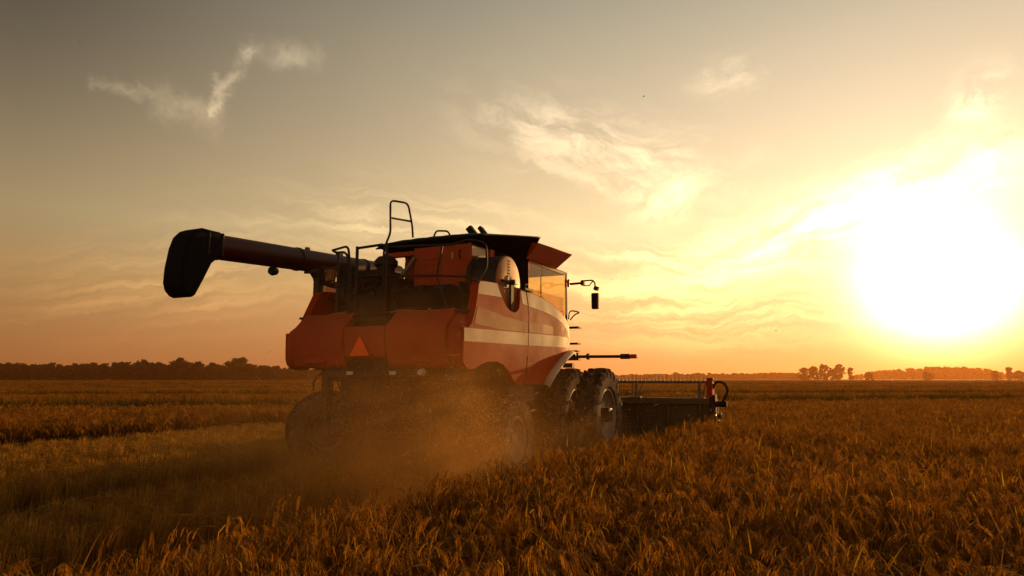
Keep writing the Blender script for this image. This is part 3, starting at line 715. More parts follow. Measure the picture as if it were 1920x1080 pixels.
# --- wheels
def make_wheel(name, xc, yc, Rr, W, lugs, rim_r, steer=0.0, side=1):
    e = empty(name, (xc, yc, Rr), root); e.rotation_euler = (random.uniform(0, 0.4), 0, steer)
    h = W / 2
    t = MB()
    body = Rr - 0.055
    prof = [(-h * 0.70, rim_r), (-h * 0.92, rim_r + 0.05), (-h, (rim_r + body) / 2), (-h * 0.96, body - 0.07), (-h * 0.80, body - 0.02), (-h * 0.3, body), (h * 0.3, body), (h * 0.80, body - 0.02), (h * 0.96, body - 0.07), (h, (rim_r + body) / 2), (h * 0.92, rim_r + 0.05), (h * 0.70, rim_r)]
    t.lathe(prof, 64, 'x')
    for k in range(lugs):
        for s in (-1, 1):
            a0 = 2 * math.pi * (k + (0.5 if s > 0 else 0)) / lugs
            rows = []
            for (u, da, r1, r0) in ((0.02, 0.0, Rr, body - 0.02), (0.45, -0.10, Rr, body - 0.03), (0.88, -0.24, Rr - 0.015, body - 0.06), (1.03, -0.29, body - 0.05, body - 0.16)):
                wd = (0.034 + 0.012 * u) / Rr
                for (r, q) in ((r0, -wd), (r1, -wd * .8), (r1, wd * .8), (r0, wd)):
                    a = a0 + da / Rr * 1.0 + q
                    rows.append((s * u * h, r * math.cos(a), r * math.sin(a)))
            F = []
            for i in range(3):
                for j in range(4): F.append((i * 4 + j, i * 4 + (j + 1) % 4, (i + 1) * 4 + (j + 1) % 4, (i + 1) * 4 + j))
            F += [(0, 1, 2, 3), (12, 15, 14, 13)]
            t.add(rows, F)
    for q, fc in enumerate(t.f):
        c = sum((Vector(t.v[i]) for i in fc), Vector()) / len(fc)
        if abs(c.x) > h * 0.86 and math.hypot(c.y, c.z) < body - 0.01: t.m[q] = 1
    t.build('tyre', [RUBBER, SIDEW], e, 0, True, angle=30)
    r = MB(); o = side
    r.lathe([(o * h * 0.72, rim_r + 0.015), (o * h * 0.80, rim_r + 0.02), (o * h * 0.80, rim_r - 0.03), (o * h * 0.55, rim_r - 0.05), (o * h * 0.30, rim_r * 0.80), (o * h * 0.18, rim_r * 0.55), (o * h * 0.35, rim_r * 0.45), (o * h * 0.40, 0.12), (o * h * 0.62, 0.11), (o * h * 0.64, 0.005)], 48, 'x')
    r.lathe([(-o * h * 0.72, rim_r + 0.015), (-o * h * 0.60, rim_r - 0.05), (o * h * 0.1, rim_r - 0.06)], 48, 'x')
    for k in range(10):
        a = 2 * math.pi * k / 10
        r.lathe([(o * h * 0.30, 0.02), (o * h * 0.44, 0.02), (o * h * 0.44, 0.001)], 6, 'x', (0, rim_r * 0.5 * math.cos(a), rim_r * 0.5 * math.sin(a)))
    r.build('rim', RIMM, e, 0, True)
    return e
make_wheel('rear_wheel', 1.63, 0.0, 0.76, 0.52, 20, 0.38, 0.06, 1)
make_wheel('rear_wheel', -2.45, 0.05, 0.78, 0.56, 20, 0.38, -0.75, -1)
for s in (1, -1):
    make_wheel('front_wheel', s * 2.03, 3.8, 1.02, 0.52, 22, 0.56, 0, s)
    make_wheel('front_wheel', s * 1.30, 3.8, 1.02, 0.52, 22, 0.56, 0, s)
MB().box((-2.3, 3.65, 0.86), (2.3, 3.95, 1.16)).build('drive_axle', DARK, root, 0.03)

# --- feeder house and header
MB().hexa([(-0.7, 3.6, 1.1), (0.7, 3.6, 1.1), (0.7, 6.1, 0.35), (-0.7, 6.1, 0.35)], [(-0.7, 3.6, 2.0), (0.7, 3.6, 2.0), (0.7, 6.1, 1.15), (-0.7, 6.1, 1.15)]).build('feeder_house', REDD, root, 0.02)
hd = MB(); HW = 4.05; HY = 6.05
hd.prism([(HY, 0.22), (HY + 0.04, 0.22), (HY + 0.04, 1.34), (HY, 1.34)], 'x', -HW, HW)
hd.box((-HW, HY - 0.16, 1.19), (HW, HY - 0.002, 1.335)).box((-HW, HY - 0.14, 0.25), (HW, HY - 0.002, 0.40))
for k in range(11): hd.box((-HW + 0.2 + k * 0.765, HY - 0.10, 0.40), (-HW + 0.26 + k * 0.765, HY - 0.002, 1.19))
hd.prism([(HY + 0.04, 0.20), (HY + 1.25, 0.12), (HY + 1.25, 0.16), (HY + 0.04, 0.26)], 'x', -HW, HW)
header = hd.build('header', OLIVE, root, 0.01)
MB().lathe([(-3.95, 0.2), (3.95, 0.2)], 20, 'x', (0, HY + 0.42, 0.58)).build('intake_auger', DARK, header, 0, True)
# reel: bars with tines
RY, RZ, RR = HY + 0.95, 1.05, 0.665
MB().tube([(-3.9, RY, RZ), (3.9, RY, RZ)], 0.07, 12).build('reel_shaft', DARK, header, 0, True)
for k in range(5):
    a = math.pi / 2 + 2 * math.pi * k / 5
    by, bz = RY + RR * math.cos(a), RZ + RR * math.sin(a)
    m = MB(); m.tube([(-3.9, by, bz), (3.9, by, bz)], 0.032, 8)
    for q in range(77):
        x = -3.85 + q * 0.1013
        lean = random.uniform(-0.012, 0.012)
        dirz = 1 if k == 0 else -1
        m.tube([(x, by, bz), (x + lean, by + 0.02, bz + dirz * 0.21)], 0.008, 4)
        m.box((x - 0.014, by - 0.04, bz - 0.03), (x + 0.014, by + 0.04, bz + 0.045))
    m.build('reel_bar', GREY if k == 0 else DARK, header)
for x in (-3.85, -1.9, 0.0, 1.9, 3.85):
    m = MB()
    for k in range(5):
        a = math.pi / 2 + 2 * math.pi * k / 5
        m.tube([(x, RY, RZ), (x, RY + RR * math.cos(a), RZ + RR * math.sin(a))], 0.022, 6)
    m.build('reel_spider', GREY, header)
for x in (2.25, 3.80, -2.25, -3.8):
    MB().tube([(x, HY - 0.05, 1.33), (x, HY + 0.06, 1.72)], 0.035, 6).tube([(x + 0.06, HY - 0.05, 1.34), (x + 0.17, HY + 0.05, 1.70)], 0.016, 6).box((x - 0.18, HY - 0.12, 1.337), (x + 0.14, HY + 0.02, 1.36)).build('reel_arm', GREY, header)
for s in (1, -1):
    e = MB(); e.prism(round_poly([(HY - 0.1, 0.2), (HY + 1.9, 0.12), (HY + 1.4, 0.55), (HY + 0.5, 1.25), (HY - 0.1, 1.36)], 0.08), 'x', s * HW, s * (HW + 0.05))
    e.lathe([(s * (HW + .05), 0.30), (s * (HW + 0.12), 0.30), (s * (HW + 0.12), 0.22), (s * (HW + 0.06), 0.20), (s * (HW + 0.07), 0.02)], 24, 'x', (0, HY + 0.15, 1.05))
    e.lathe([(s * (HW + .05), 0.16), (s * (HW + 0.15), 0.16), (s * (HW + 0.15), 0.02)], 20, 'x', (0, HY + 0.62, 0.82))
    e.tube(bend([(s * (HW + 0.08), HY + 0.1, 1.1), (s * (HW + 0.12), HY - 0.15, 0.9), (s * (HW + 0.10), HY - 0.1, 0.6)], .1), 0.025)
    end = e.build('end_shield', DARK, header, 0.006)
    MB().prism([(HY - 0.15, 1.36), (HY + 0.25, 1.36), (HY + 0.15, 1.70), (HY - 0.10, 1.76)], 'x', s * (HW - 0.05), s * (HW + 0.08)).box((s * HW - 0.04, HY - 0.1, 1.755), (s * HW + 0.10, HY + 0.02, 1.82)).build('reel_bracket', RED, header, 0.015)
    MB().tube(bend([(s * (HW + 0.05), HY + 0.05, 1.55), (s * (HW + 0.15), HY + 0.05, 1.74), (s * (HW + 0.34), HY + 0.05, 1.70), (s * (HW + 0.42), HY + 0.05, 1.52), (s * (HW + 0.28), HY + 0.05, 1.25)], 0.14, 6), 0.030).build('hydraulic_hose', BLACK, header, 0, True)
    MB().lathe([(s * (HW + 0.12), 0.02), (s * (HW + 0.12), 0.07), (s * (HW + 0.38), 0.07), (s * (HW + 0.38), 0.02)], 16, 'x', (0, HY + 0.05, 1.20)).lathe([(s * (HW + 0.05), 0.02), (s * (HW + 0.05), 0.05), (s * (HW + 0.27), 0.05), (s * (HW + 0.27), 0.02)], 14, 'x', (0, HY + 0.05, 0.90)).box((s * HW + 0.02 * s - .02, HY - .1, 0.85), (s * HW + s * 0.12 + .02, HY + .12, 1.42)).build('drive_motor', BLACK, header, 0.006)
    MB().box((s * HW + s * 0.11 - 0.03, HY - 0.12, 0.78), (s * HW + s * 0.11 + 0.03, HY - 0.06, 1.12), (0, s * -0.5, 0)).build('guard_strip', YELL, header, 0.005)

# ------------------------------------------------------------------ scatter helper (one object, geometry nodes)
def source(mb, name, mats):
    me = bpy.data.meshes.new(name); me.from_pydata(mb.v, [], mb.f)
    for m in mats: me.materials.append(m)
    me.polygons.foreach_set('material_index', mb.m); me.update()
    return bpy.data.objects.new(name, me)


def scatter(name, sources, pts, idx, rotz, scl, tilt=None):
    """pts (n,3), idx variant, rotz angle, scl (n,3): instances on the vertices of one mesh object"""
    n = len(pts)
    me = bpy.data.meshes.new(name); me.vertices.add(n); me.vertices.foreach_set('co', np.asarray(pts, np.float32).ravel())
    a = me.attributes.new('pick', 'INT', 'POINT'); a.data.foreach_set('value', np.asarray(idx, np.int32))
    rot = np.zeros((n, 3), np.float32); rot[:, 2] = rotz
    if tilt is not None: rot[:, :2] = tilt
    a = me.attributes.new('turn', 'FLOAT_VECTOR', 'POINT'); a.data.foreach_set('vector', rot.ravel())
    a = me.attributes.new('size', 'FLOAT_VECTOR', 'POINT'); a.data.foreach_set('vector', np.asarray(scl, np.float32).ravel())
    o = bpy.data.objects.new(name, me); col.objects.link(o)
    g = bpy.data.node_groups.new(name, 'GeometryNodeTree')
    g.interface.new_socket('Geometry', in_out='INPUT', socket_type='NodeSocketGeometry')
    g.interface.new_socket('Geometry', in_out='OUTPUT', socket_type='NodeSocketGeometry')
    gi, go = g.nodes.new('NodeGroupInput'), g.nodes.new('NodeGroupOutput')
    iop = g.nodes.new('GeometryNodeInstanceOnPoints')
    g.links.new(gi.outputs[0], iop.inputs['Points'])
    gti = g.nodes.new('GeometryNodeGeometryToInstance')
    for s in reversed(sources):
        oi = g.nodes.new('GeometryNodeObjectInfo'); oi.inputs[0].default_value = s
        g.links.new(oi.outputs['Geometry'], gti.inputs[0])
    g.links.new(gti.outputs[0], iop.inputs['Instance'])
    iop.inputs['Pick Instance'].default_value = True
    for nm, ty, sk in (('pick', 'INT', 'Instance Index'), ('turn', 'FLOAT_VECTOR', 'Rotation'), ('size', 'FLOAT_VECTOR', 'Scale')):
        na = g.nodes.new('GeometryNodeInputNamedAttribute'); na.data_type = ty; na.inputs[0].default_value = nm
        out = na.outputs[0]
        if nm == 'turn':
            e = g.nodes.new('FunctionNodeEulerToRotation'); g.links.new(out, e.inputs[0]); out = e.outputs[0]
        g.links.new(out, iop.inputs[sk])
    g.links.new(iop.outputs[0], go.inputs[0])
    m = o.modifiers.new('scatter', 'NODES'); m.node_group = g
    return o

# ------------------------------------------------------------------ rice plants
GRAIN = leafy('ripe_rice_ear', (0.23, 0.088, 0.008), (0.60, 0.275, 0.028), 0.4)
STRAW = leafy('dry_rice_leaf', (0.24, 0.10, 0.012), (0.40, 0.19, 0.030), 0.4)
GREEN = leafy('yellow_green_blade', (0.30, 0.19, 0.010), (0.74, 0.42, 0.020), 0.5)
STEM = leafy('rice_stem', (0.09, 0.055, 0.010), (0.17, 0.095, 0.016), 0.3)
RICE = [GRAIN, STRAW, GREEN, STEM]


def ribbon(mb, pts, w, mi, side=None):
    pts = [Vector(p) for p in pts]; n = len(pts); V = []
    if side is None: side = Vector((random.gauss(0, 1), random.gauss(0, 1), 0.0)).normalized()
    for i, p in enumerate(pts):
        f = i / (n - 1); ww = w * (1 - f ** 3) * (0.6 + 0.4 * min(1, f * 4)) + 0.0006
        V += [p - side * ww / 2, p + side * ww / 2]
    mb.add(V, [(2 * i, 2 * i + 1, 2 * i + 3, 2 * i + 2) for i in range(n - 1)], mi)


def ear(mb, p0, ang, out, length, droop, n_br=7, fat=1.0):
    """a hanging rice ear: curved rachis with side branches of pointed grains"""
    d = Vector((math.cos(ang), math.sin(ang), 0))
    side = Vector((-math.sin(ang), math.cos(ang), 0))
    P = []
    for k in range(7):
        f = k / 6; th = R(78) - droop * f ** 0.65
        if k == 0: P.append(Vector(p0))
        else: P.append(P[-1] + (d * math.cos(th) + Vector((0, 0, 1)) * math.sin(th)) * (length / 6))
    ribbon(mb, P, 0.003, 1, side)
    for b in range(n_br):
        f = 0.12 + 0.80 * (b + random.random()) / n_br; i = min(5, int(f * 6)); q = P[i].lerp(P[i + 1], f * 6 - i)
        dirn = (P[i + 1] - P[i]).normalized(); l = random.uniform(0.055, 0.10)
        spread = side * random.gauss(0, 0.30) + d * random.gauss(0, 0.18)
        S = [q]
        for g in range(6):
            dirn = (dirn * 0.72 + Vector((0, 0, -0.34)) + spread * 0.22).normalized()
            S.append(S[-1] + dirn * l / 6 + Vector((random.gauss(0, .0012), random.gauss(0, .0012), 0)))
        sd = (side + Vector((random.gauss(0, .5), random.gauss(0, .5), 0))).normalized(); V = []
        for g, p in enumerate(S):
            ww = (0.0075 if g % 2 else 0.0045) * fat * (0.35 if g in (0, 6) else 1.0)
            V += [p - sd * ww / 2, p + sd * ww / 2]
        mb.add(V, [(2 * g, 2 * g + 1, 2 * g + 3, 2 * g + 2) for g in range(6)], 0)


def rice_hill(seed):
    random.seed(seed); mb = MB()
    for k in range(random.randint(11, 14)):
        a = random.uniform(0, 2 * math.pi); r = random.uniform(0.0, 0.04); lean = random.uniform(0.01, 0.10); h = random.uniform(0.62, 0.84)
        b = Vector((r * math.cos(a), r * math.sin(a), 0)); tp = b + Vector((lean * math.cos(a), lean * math.sin(a), h))
        mid = b.lerp(tp, 0.5) - Vector((math.cos(a), math.sin(a), 0)) * lean * 0.15
        ribbon(mb, [b, mid, tp], 0.006, 3)
        ear(mb, tp, a + random.gauss(0, .5), lean, random.uniform(0.19, 0.27), R(random.uniform(145, 172)), 11)
    for k in range(10):
        a = random.uniform(0, 2 * math.pi); h = random.uniform(0.35, 0.62); l = random.uniform(0.25, 0.42); st = R(random.uniform(62, 88)); dr = R(random.uniform(10, 90))
        p = Vector((0.04 * math.cos(a), 0.04 * math.sin(a), h)); P = [p]
        for q in range(5):
            th = st - dr * q / 5
            P.append(P[-1] + Vector((math.cos(a) * math.cos(th), math.sin(a) * math.cos(th), math.sin(th))) * l / 5)
        ribbon(mb, P, random.uniform(0.007, 0.012), 1 if random.random() < .75 else 3, Vector((-math.sin(a), math.cos(a), 0)))
    if seed % 3 == 0:
        for k in range(1):
            a = random.uniform(0, 2 * math.pi); h = random.uniform(0.70, 0.84); l = random.uniform(0.12, 0.30); st = R(random.choice((15, 30, 50, 70, 80)))
            P = [Vector((0, 0, h))]; bendy = random.choice((4, 10, 24, 40))
            for q in range(4):
                th = st - R(bendy) * q
                P.append(P[-1] + Vector((math.cos(a) * math.cos(th), math.sin(a) * math.cos(th), math.sin(th))) * l / 4)
            ribbon(mb, P, 0.009, 2, Vector((-math.sin(a), math.cos(a), random.gauss(0, .5))).normalized())
    return mb
hills = [source(rice_hill(100 + k), 'rice_hill', RICE) for k in range(18)]


def rice_patch(seed, size=1.2):
    """a square of the crop seen from far: bigger, fewer ears and blades"""
    random.seed(seed); mb = MB()
    for k in range(150):
        x, y = random.uniform(-size / 2, size / 2), random.uniform(-size / 2, size / 2); a = random.uniform(0, 2 * math.pi)
        h = random.uniform(0.68, 0.86); P = [Vector((x, y, 0.45))]
        P.append(Vector((x, y, h)))
        d = Vector((math.cos(a), math.sin(a), 0))
        P += [P[-1] + d * 0.06 + Vector((0, 0, .05)), P[-1] + d * 0.13 + Vector((0, 0, .03)), P[-1] + d * 0.17 + Vector((0, 0, -.08))]
        ribbon(mb, P, random.uniform(0.022, 0.036), 0 if random.random() < .75 else 1, Vector((-d.y, d.x, 0)))
    for k in range(26):
        x, y = random.uniform(-size / 2, size / 2), random.uniform(-size / 2, size / 2); a = random.uniform(0, 2 * math.pi)
        p = Vector((x, y, 0.6)); q = p + Vector((math.cos(a) * .15, math.sin(a) * .15, random.uniform(.2, .4)))
        ribbon(mb, [p, p.lerp(q, .5), q], 0.015, 1)
    return mb
patches = [source(rice_patch(300 + k), 'rice_patch', RICE) for k in range(6)]


def jgrid(x0, x1, y0, y1, s, jit=0.5):
    X, Y = np.meshgrid(np.arange(x0, x1, s), np.arange(y0, y1, s)); X, Y = X.ravel(), Y.ravel()
    return X + rng.uniform(-jit, jit, X.size) * s, Y + rng.uniform(-jit, jit, Y.size) * s


def edge_right(yl): return 3.42 + 0.047 * np.clip(yl + 7, 0, 13.5) + 0.06 * np.sin(yl * 1.7) + 0.05 * np.sin(yl * 4.1 + 1)
def is_cut(xl, yl):
    own = (xl > -4.4) & (xl < edge_right(yl)) & (yl < 6.95)
    prev = (xl > -9.0 + 0.10 * np.sin(yl * 1.3)) & (xl <= -4.4) & (yl < 34)
    return own | prev


def band_dist(X, Y):
    """distance in y to the nearest field bank"""
    out = np.full(X.shape, 1e9)
    for f, w in BANKS:
        yb = f(X); out = np.minimum(out, np.abs(Y - yb) / w)
    return out
BANKS = [(lambda X: 29.5 + 0.16 * np.clip(X, -60, 60) + 1.2 * np.sin(X * 0.08), 1.0),
         (lambda X: 45.0 + 0.05 * X + 1.5 * np.sin(X * 0.05 + 1), 1.1),
         (lambda X: 74.0 - 0.04 * X + 2.5 * np.sin(X * 0.03), 1.6),
         (lambda X: 118.0 + 0.06 * X + 3.0 * np.sin(X * 0.02), 2.2),
         (lambda X: 190.0 - 0.03 * X, 3.0), (lambda X: 290.0 + 0.02 * X, 4.0)]

def wedge(X, Y, half=49.0, back=0.6):
    return (np.abs(np.degrees(np.arctan2(X, Y + 3.0))) < half) & (Y > back)

# near and middle: single hills; far: patches
X, Y = jgrid(-16, 18, 0.6, 17, 0.185, 0.36); xl, yl = to_local(X, Y)
k = wedge(X, Y) & ~is_cut(xl, yl) & (np.hypot(X, Y) < 17) & (np.hypot(X, Y) > 1.0) & (rng.random(X.size) < 0.97); P1 = np.c_[X[k], Y[k]]
X, Y = jgrid(-48, 48, 10, 46, 0.27); xl, yl = to_local(X, Y)
k = wedge(X, Y) & ~is_cut(xl, yl) & (np.hypot(X, Y) >= 17) & (np.hypot(X, Y) < 46) & (band_dist(X, Y) > 1); P2 = np.c_[X[k], Y[k]]
P = np.r_[P1, P2]; n = len(P)
hgt = 1 + 0.05 * np.sin(P[:, 0] * 0.9 + 1) * np.cos(P[:, 1] * 0.7) + rng.normal(0, 0.075, n)
sx = np.r_[np.full(len(P1), 1.0), np.full(len(P2), 1.35)] * rng.uniform(0.85, 1.2, n)
rice = scatter('rice_crop', hills, np.c_[P, np.zeros(n)], rng.integers(0, 18, n), rng.uniform(0, 6.28, n), np.c_[sx, sx, hgt], rng.normal(0, 0.10, (n, 2)))
tag(rice, 'ripe orange brown rice with drooping ears standing uncut around the machine', 'rice crop', kind='stuff')

def cone_pts(r0, r1, s):
    X, Y = jgrid(-r1, r1, 5, r1, s)
    d = np.hypot(X, Y); xl, yl = to_local(X, Y)
    k = wedge(X, Y) & (d >= r0) & (d < r1) & ~is_cut(xl, yl) & (band_dist(X, Y) > 1)
    return np.c_[X[k], Y[k]]
Q1, Q2, Q3 = cone_pts(44, 110, 1.0), cone_pts(110, 240, 2.2), cone_pts(240, 480, 4.5)
Q = np.r_[Q1, Q2, Q3]; n = len(Q)
qs = np.r_[np.full(len(Q1), 1.0), np.full(len(Q2), 2.1), np.full(len(Q3), 4.2)]
qz = np.r_[np.full(len(Q1), 1.0), np.full(len(Q2), 1.03), np.full(len(Q3), 1.06)] * rng.normal(1, 0.05, n)
far = scatter('distant_rice', patches, np.c_[Q, np.zeros(n)], rng.integers(0, 6, n), rng.integers(0, 4, n) * 1.5708 + rng.normal(0, .2, n), np.c_[qs, qs, qz])
tag(far, 'golden rice field stretching flat to the distant woods', 'rice field', kind='stuff')

# body of the crop beyond the near plants, a slab under the far patches
def canopy_mat():
    m, t, p = mat_new('rice_canopy')
    g = t.nodes.new('ShaderNodeNewGeometry')
    n1 = noise(t, g.outputs['Position'], 0.05, 5, 0.6); n2 = noise(t, g.outputs['Position'], 3.0, 6, 0.7)
    c = ramp(t, n1.outputs[0], [(0.3, (0.26, 0.095, 0.010)), (0.7, (0.36, 0.15, 0.018))])
    c = mixc(t, c, (0.14, 0.060, 0.008), N(t, n2.outputs[0]).smooth(0.45, 0.7) * 0.7)
    t.links.new(c, p.inputs['Base Color']); p.inputs['Roughness'].default_value = 1.0; p.inputs['Specular IOR Level'].default_value = 0.1
    return m
cb = MB()
ys = [46, 60, 80, 110, 150, 200, 260, 340, 460, 640, 900, 1400, 2200]
V = []; F = []
for j, y in enumerate(ys):
    for i in range(41):
        u = (i / 40 - 0.5) * 2; x = u * (y * 1.3 + 20)
        V.append((x, y, 0.62))
for j in range(len(ys) - 1):
    for i in range(40): F.append((j * 41 + i, j * 41 + i + 1, (j + 1) * 41 + i + 1, (j + 1) * 41 + i))
cb.add(V, F)
tag(cb.build('field', canopy_mat()), kind='structure')

# ------------------------------------------------------------------ grassy banks between the paddies
BLADE = leafy('bank_grass', (0.040, 0.036, 0.006), (0.095, 0.070, 0.010), 0.3)
def tuft(seed, n=60, h=0.75, w=0.012, spread=0.25, droop=70):
    random.seed(seed); mb = MB()
    for k in range(n):
        a = random.uniform(0, 6.28); r = spread * math.sqrt(random.random()); b = random.uniform(0, 6.28)
        l = h * random.uniform(0.5, 1.1); st = R(random.uniform(65, 90)); dr = R(random.uniform(10, droop)); P = [Vector((r * math.cos(b), r * math.sin(b), 0))]
        for q in range(4):
            th = st - dr * q / 4
            P.append(P[-1] + Vector((math.cos(a) * math.cos(th), math.sin(a) * math.cos(th), math.sin(th))) * l / 4)
        ribbon(mb, P, w, 0)
    return mb
tufts = [source(tuft(500 + k, 70, 0.85, 0.022, 0.3), 'grass_tuft', [BLADE]) for k in range(4)]
pts = []
for (f, w), step in zip(BANKS, (0.32, 0.4, 0.7, 1.1, 2.0, 3.0)):
    reach = 44 if step < 0.5 else 260
    xs = np.arange(-reach, reach, step)
    for r in range(5 if step < .5 else 4):
        x = xs + rng.uniform(-.5, .5, xs.size) * step; y = f(x) + rng.uniform(-1, 1, xs.size) * w
        a, b2 = to_local(x, y); kk = wedge(x, y) & ~is_cut(a, b2)
        pts.append(np.c_[x[kk], y[kk], np.full(kk.sum(), max(1.0, step * 1.6))])
B = np.concatenate(pts); n = len(B)
bank = scatter('bank_grass', tufts, np.c_[B[:, :2], np.zeros(n)], rng.integers(0, 4, n), rng.uniform(0, 6.28, n), np.c_[B[:, 2], B[:, 2], rng.uniform(1.15, 1.55, n)])
tag(bank, 'dark green grass growing in strips on the low banks across the rice field', 'grass', kind='stuff')

# ------------------------------------------------------------------ stubble and straw on the cut ground
STUB = leafy('cut_rice_stubble', (0.34, 0.16, 0.018), (0.58, 0.31, 0.05), 0.4)
STUBG = leafy('olive_stubble_leaf', (0.25, 0.13, 0.014), (0.45, 0.25, 0.034), 0.45)
def stub(seed):
    random.seed(seed); mb = MB()
    for k in range(26):
        a = random.uniform(0, 6.28); r = 0.07 * math.sqrt(random.random()); h = random.uniform(0.34, 0.50); ln = random.gauss(0, 0.05)
        p = Vector((r * math.cos(a), r * math.sin(a), 0)); q = p + Vector((random.gauss(0, .035), random.gauss(0, .035), h))
        ribbon(mb, [p, p.lerp(q, .5), q, q + Vector((0, 0, .002))], random.uniform(0.006, 0.009), 0)
    for k in range(12):
        a = random.uniform(0, 6.28); st = R(random.uniform(20, 75)); P = [Vector((random.gauss(0, .04), random.gauss(0, .04), random.uniform(.25, .45)))]
        for q in range(4):
            th = st - R(25) * q
            P.append(P[-1] + Vector((math.cos(a) * math.cos(th), math.sin(a) * math.cos(th), math.sin(th))) * 0.045)
        ribbon(mb, P, 0.008, 1)
    return mb
stubs = [source(stub(600 + k), 'stubble_hill', [STUB, STUBG]) for k in range(6)]
def litter(seed):
    random.seed(seed); mb = MB()
    for k in range(46):
        x, y, z = random.uniform(-.28, .28), random.uniform(-.28, .28), abs(random.gauss(0, .05)) + 0.01; a = random.uniform(0, 6.28); l = random.uniform(.08, .30)
        t = random.gauss(0, .28)
        d = Vector((math.cos(a) * math.cos(t), math.sin(a) * math.cos(t), math.sin(t))) * l
        p = Vector((x, y, z)); ribbon(mb, [p - d / 2, p + Vector((0, 0, .012)), p + d / 2], random.uniform(.005, .010), random.choice((0, 0, 1)), Vector((-math.sin(a), math.cos(a), random.gauss(0, .6))).normalized())
    return mb
litters = [source(litter(700 + k), 'loose_straw', [STUB, STUBG]) for k in range(5)]
def track(xl): return ((np.abs(xl - 1.72) < 0.68) | (np.abs(xl + 1.72) < 0.68))
XL, YL = np.meshgrid(np.arange(-9.2, 4.2, 0.27), np.arange(-14, 34, 0.165)); XL, YL = XL.ravel(), YL.ravel()
XL = XL + rng.normal(0, 0.025, XL.size) + 0.03 * np.sin(YL * 0.9); YL = YL + rng.uniform(-0.07, 0.07, YL.size)
W = np.array([MO.x, MO.y]) + np.outer(XL, [MR.x, MR.y]) + np.outer(YL, [MF.x, MF.y])
k = is_cut(XL, YL) & wedge(W[:, 0], W[:, 1], 48, 0.3) & ((~track(XL)) | (rng.random(XL.size) < 0.10)) & ~((np.abs(XL) < 2.4) & (np.abs(YL - 3.8) < 1.0)) & ~((np.abs(np.abs(XL) - 1.65) < .5) & (np.abs(YL) < .9))
PS = np.c_[W[k], np.zeros(k.sum())]; n = len(PS)
fz = np.where(track(XL[k]), 0.35, 1.0) * rng.uniform(0.82, 1.12, n)
st = scatter('rice_stubble', stubs, PS, rng.integers(0, 6, n), rng.uniform(0, 6.28, n), np.c_[np.full(n, 1.15), np.full(n, 1.15), fz], rng.normal(0, 0.10, (n, 2)))
tag(st, 'short olive brown rice stubble left in the cut strip behind the machine', 'stubble', kind='stuff')
XL, YL = jgrid(-9.0, 3.9, -14, 34, 0.34, 0.5)
W = np.array([MO.x, MO.y]) + np.outer(XL, [MR.x, MR.y]) + np.outer(YL, [MF.x, MF.y])
k = is_cut(XL, YL) & wedge(W[:, 0], W[:, 1], 48, 0.3)
tk = track(XL[k]); n = k.sum()
zz = np.where(tk, rng.uniform(0.0, 0.04, n), rng.uniform(0.22, 0.40, n))
zz = np.where(rng.random(n) < 0.35, 0.0, zz)
ls = scatter('loose_straw', litters, np.c_[W[k], zz], rng.integers(0, 5, n), rng.uniform(0, 6.28, n), np.full((n, 3), 1.1))
tag(ls, 'loose chopped straw strewn over the stubble and wheel tracks', 'straw', kind='stuff')

# ------------------------------------------------------------------ trees
BARK = surf('bark', (0.05, 0.035, 0.025), 0.9, 0, 0.3, 3)
LEAF = leafy('tree_leaf', (0.028, 0.036, 0.014), (0.075, 0.070, 0.026), 0.25)
def tree_mesh(seed, H=14.0, W=9.0, trunk=0.25, nleaf=1100, leaf=0.62, round_=1.0):
    random.seed(seed); r = np.random.default_rng(seed)
    tr = MB(); cr = MB()
    tr.tube([(0, 0, -0.3), (random.uniform(-.2, .2), random.uniform(-.2, .2), H * 0.3), (random.uniform(-.5, .5), random.uniform(-.5, .5), H * 0.72)], [0.32, 0.24, 0.08], 7)
    blobs = []
    lob = [(random.uniform(1.5, 4.5), random.uniform(0, 6.28), random.uniform(0, 6.28)) for _ in range(3)]
    for k in range(70):
        a = random.uniform(0, 6.28); f = random.random() ** 0.8
        env = math.sqrt(max(0.02, 1 - (abs(f - 0.42) / 0.62) ** 2.4)) * (0.80 + 0.20 * sum(math.sin(q * a + p1 + 5 * f + p2) for q, p1, p2 in lob) / 1.5)
        br = W * random.uniform(0.075, 0.14); rad = max(0.0, W / 2 * env - br * 0.6) * random.random() ** 0.45
        blobs.append((Vector((rad * math.cos(a), rad * math.sin(a), H * trunk + br * 0.5 + (H * (1 - trunk) - br * 1.4) * f)), br))
        if k < 7: tr.tube([(0, 0, H * random.uniform(.2, .5)), tuple(blobs[-1][0] * 0.5 + Vector((0, 0, H * .12))), tuple(blobs[-1][0])], [0.12, 0.07, 0.03], 5)
    wts = np.array([b[1] ** 2 for b in blobs]); wts /= wts.sum()
    for k in range(nleaf):
        c, br = blobs[r.choice(len(blobs), p=wts)]
        d = Vector(r.normal(size=3)).normalized(); p = c + Vector((d.x * br, d.y * br, d.z * br * 0.82)) * (r.random() ** 0.4) * r.uniform(0.8, 1.2)
        nrm = (d + Vector(r.normal(size=3)) * 0.8).normalized(); u = nrm.orthogonal().normalized(); v = nrm.cross(u); s = leaf * r.uniform(0.5, 1.15)
        cr.add([p - u * s * .5, p - v * s * .35, p + u * s * .5, p + v * s * .35], [(0, 1, 2, 3)])
    return tr, cr
def at(px, d, py_base=None):
    """world point on the ground at photo column px and distance d along the view axis"""
    return Vector(((px - 960) / 1280 * d * 1.009, d, 0))

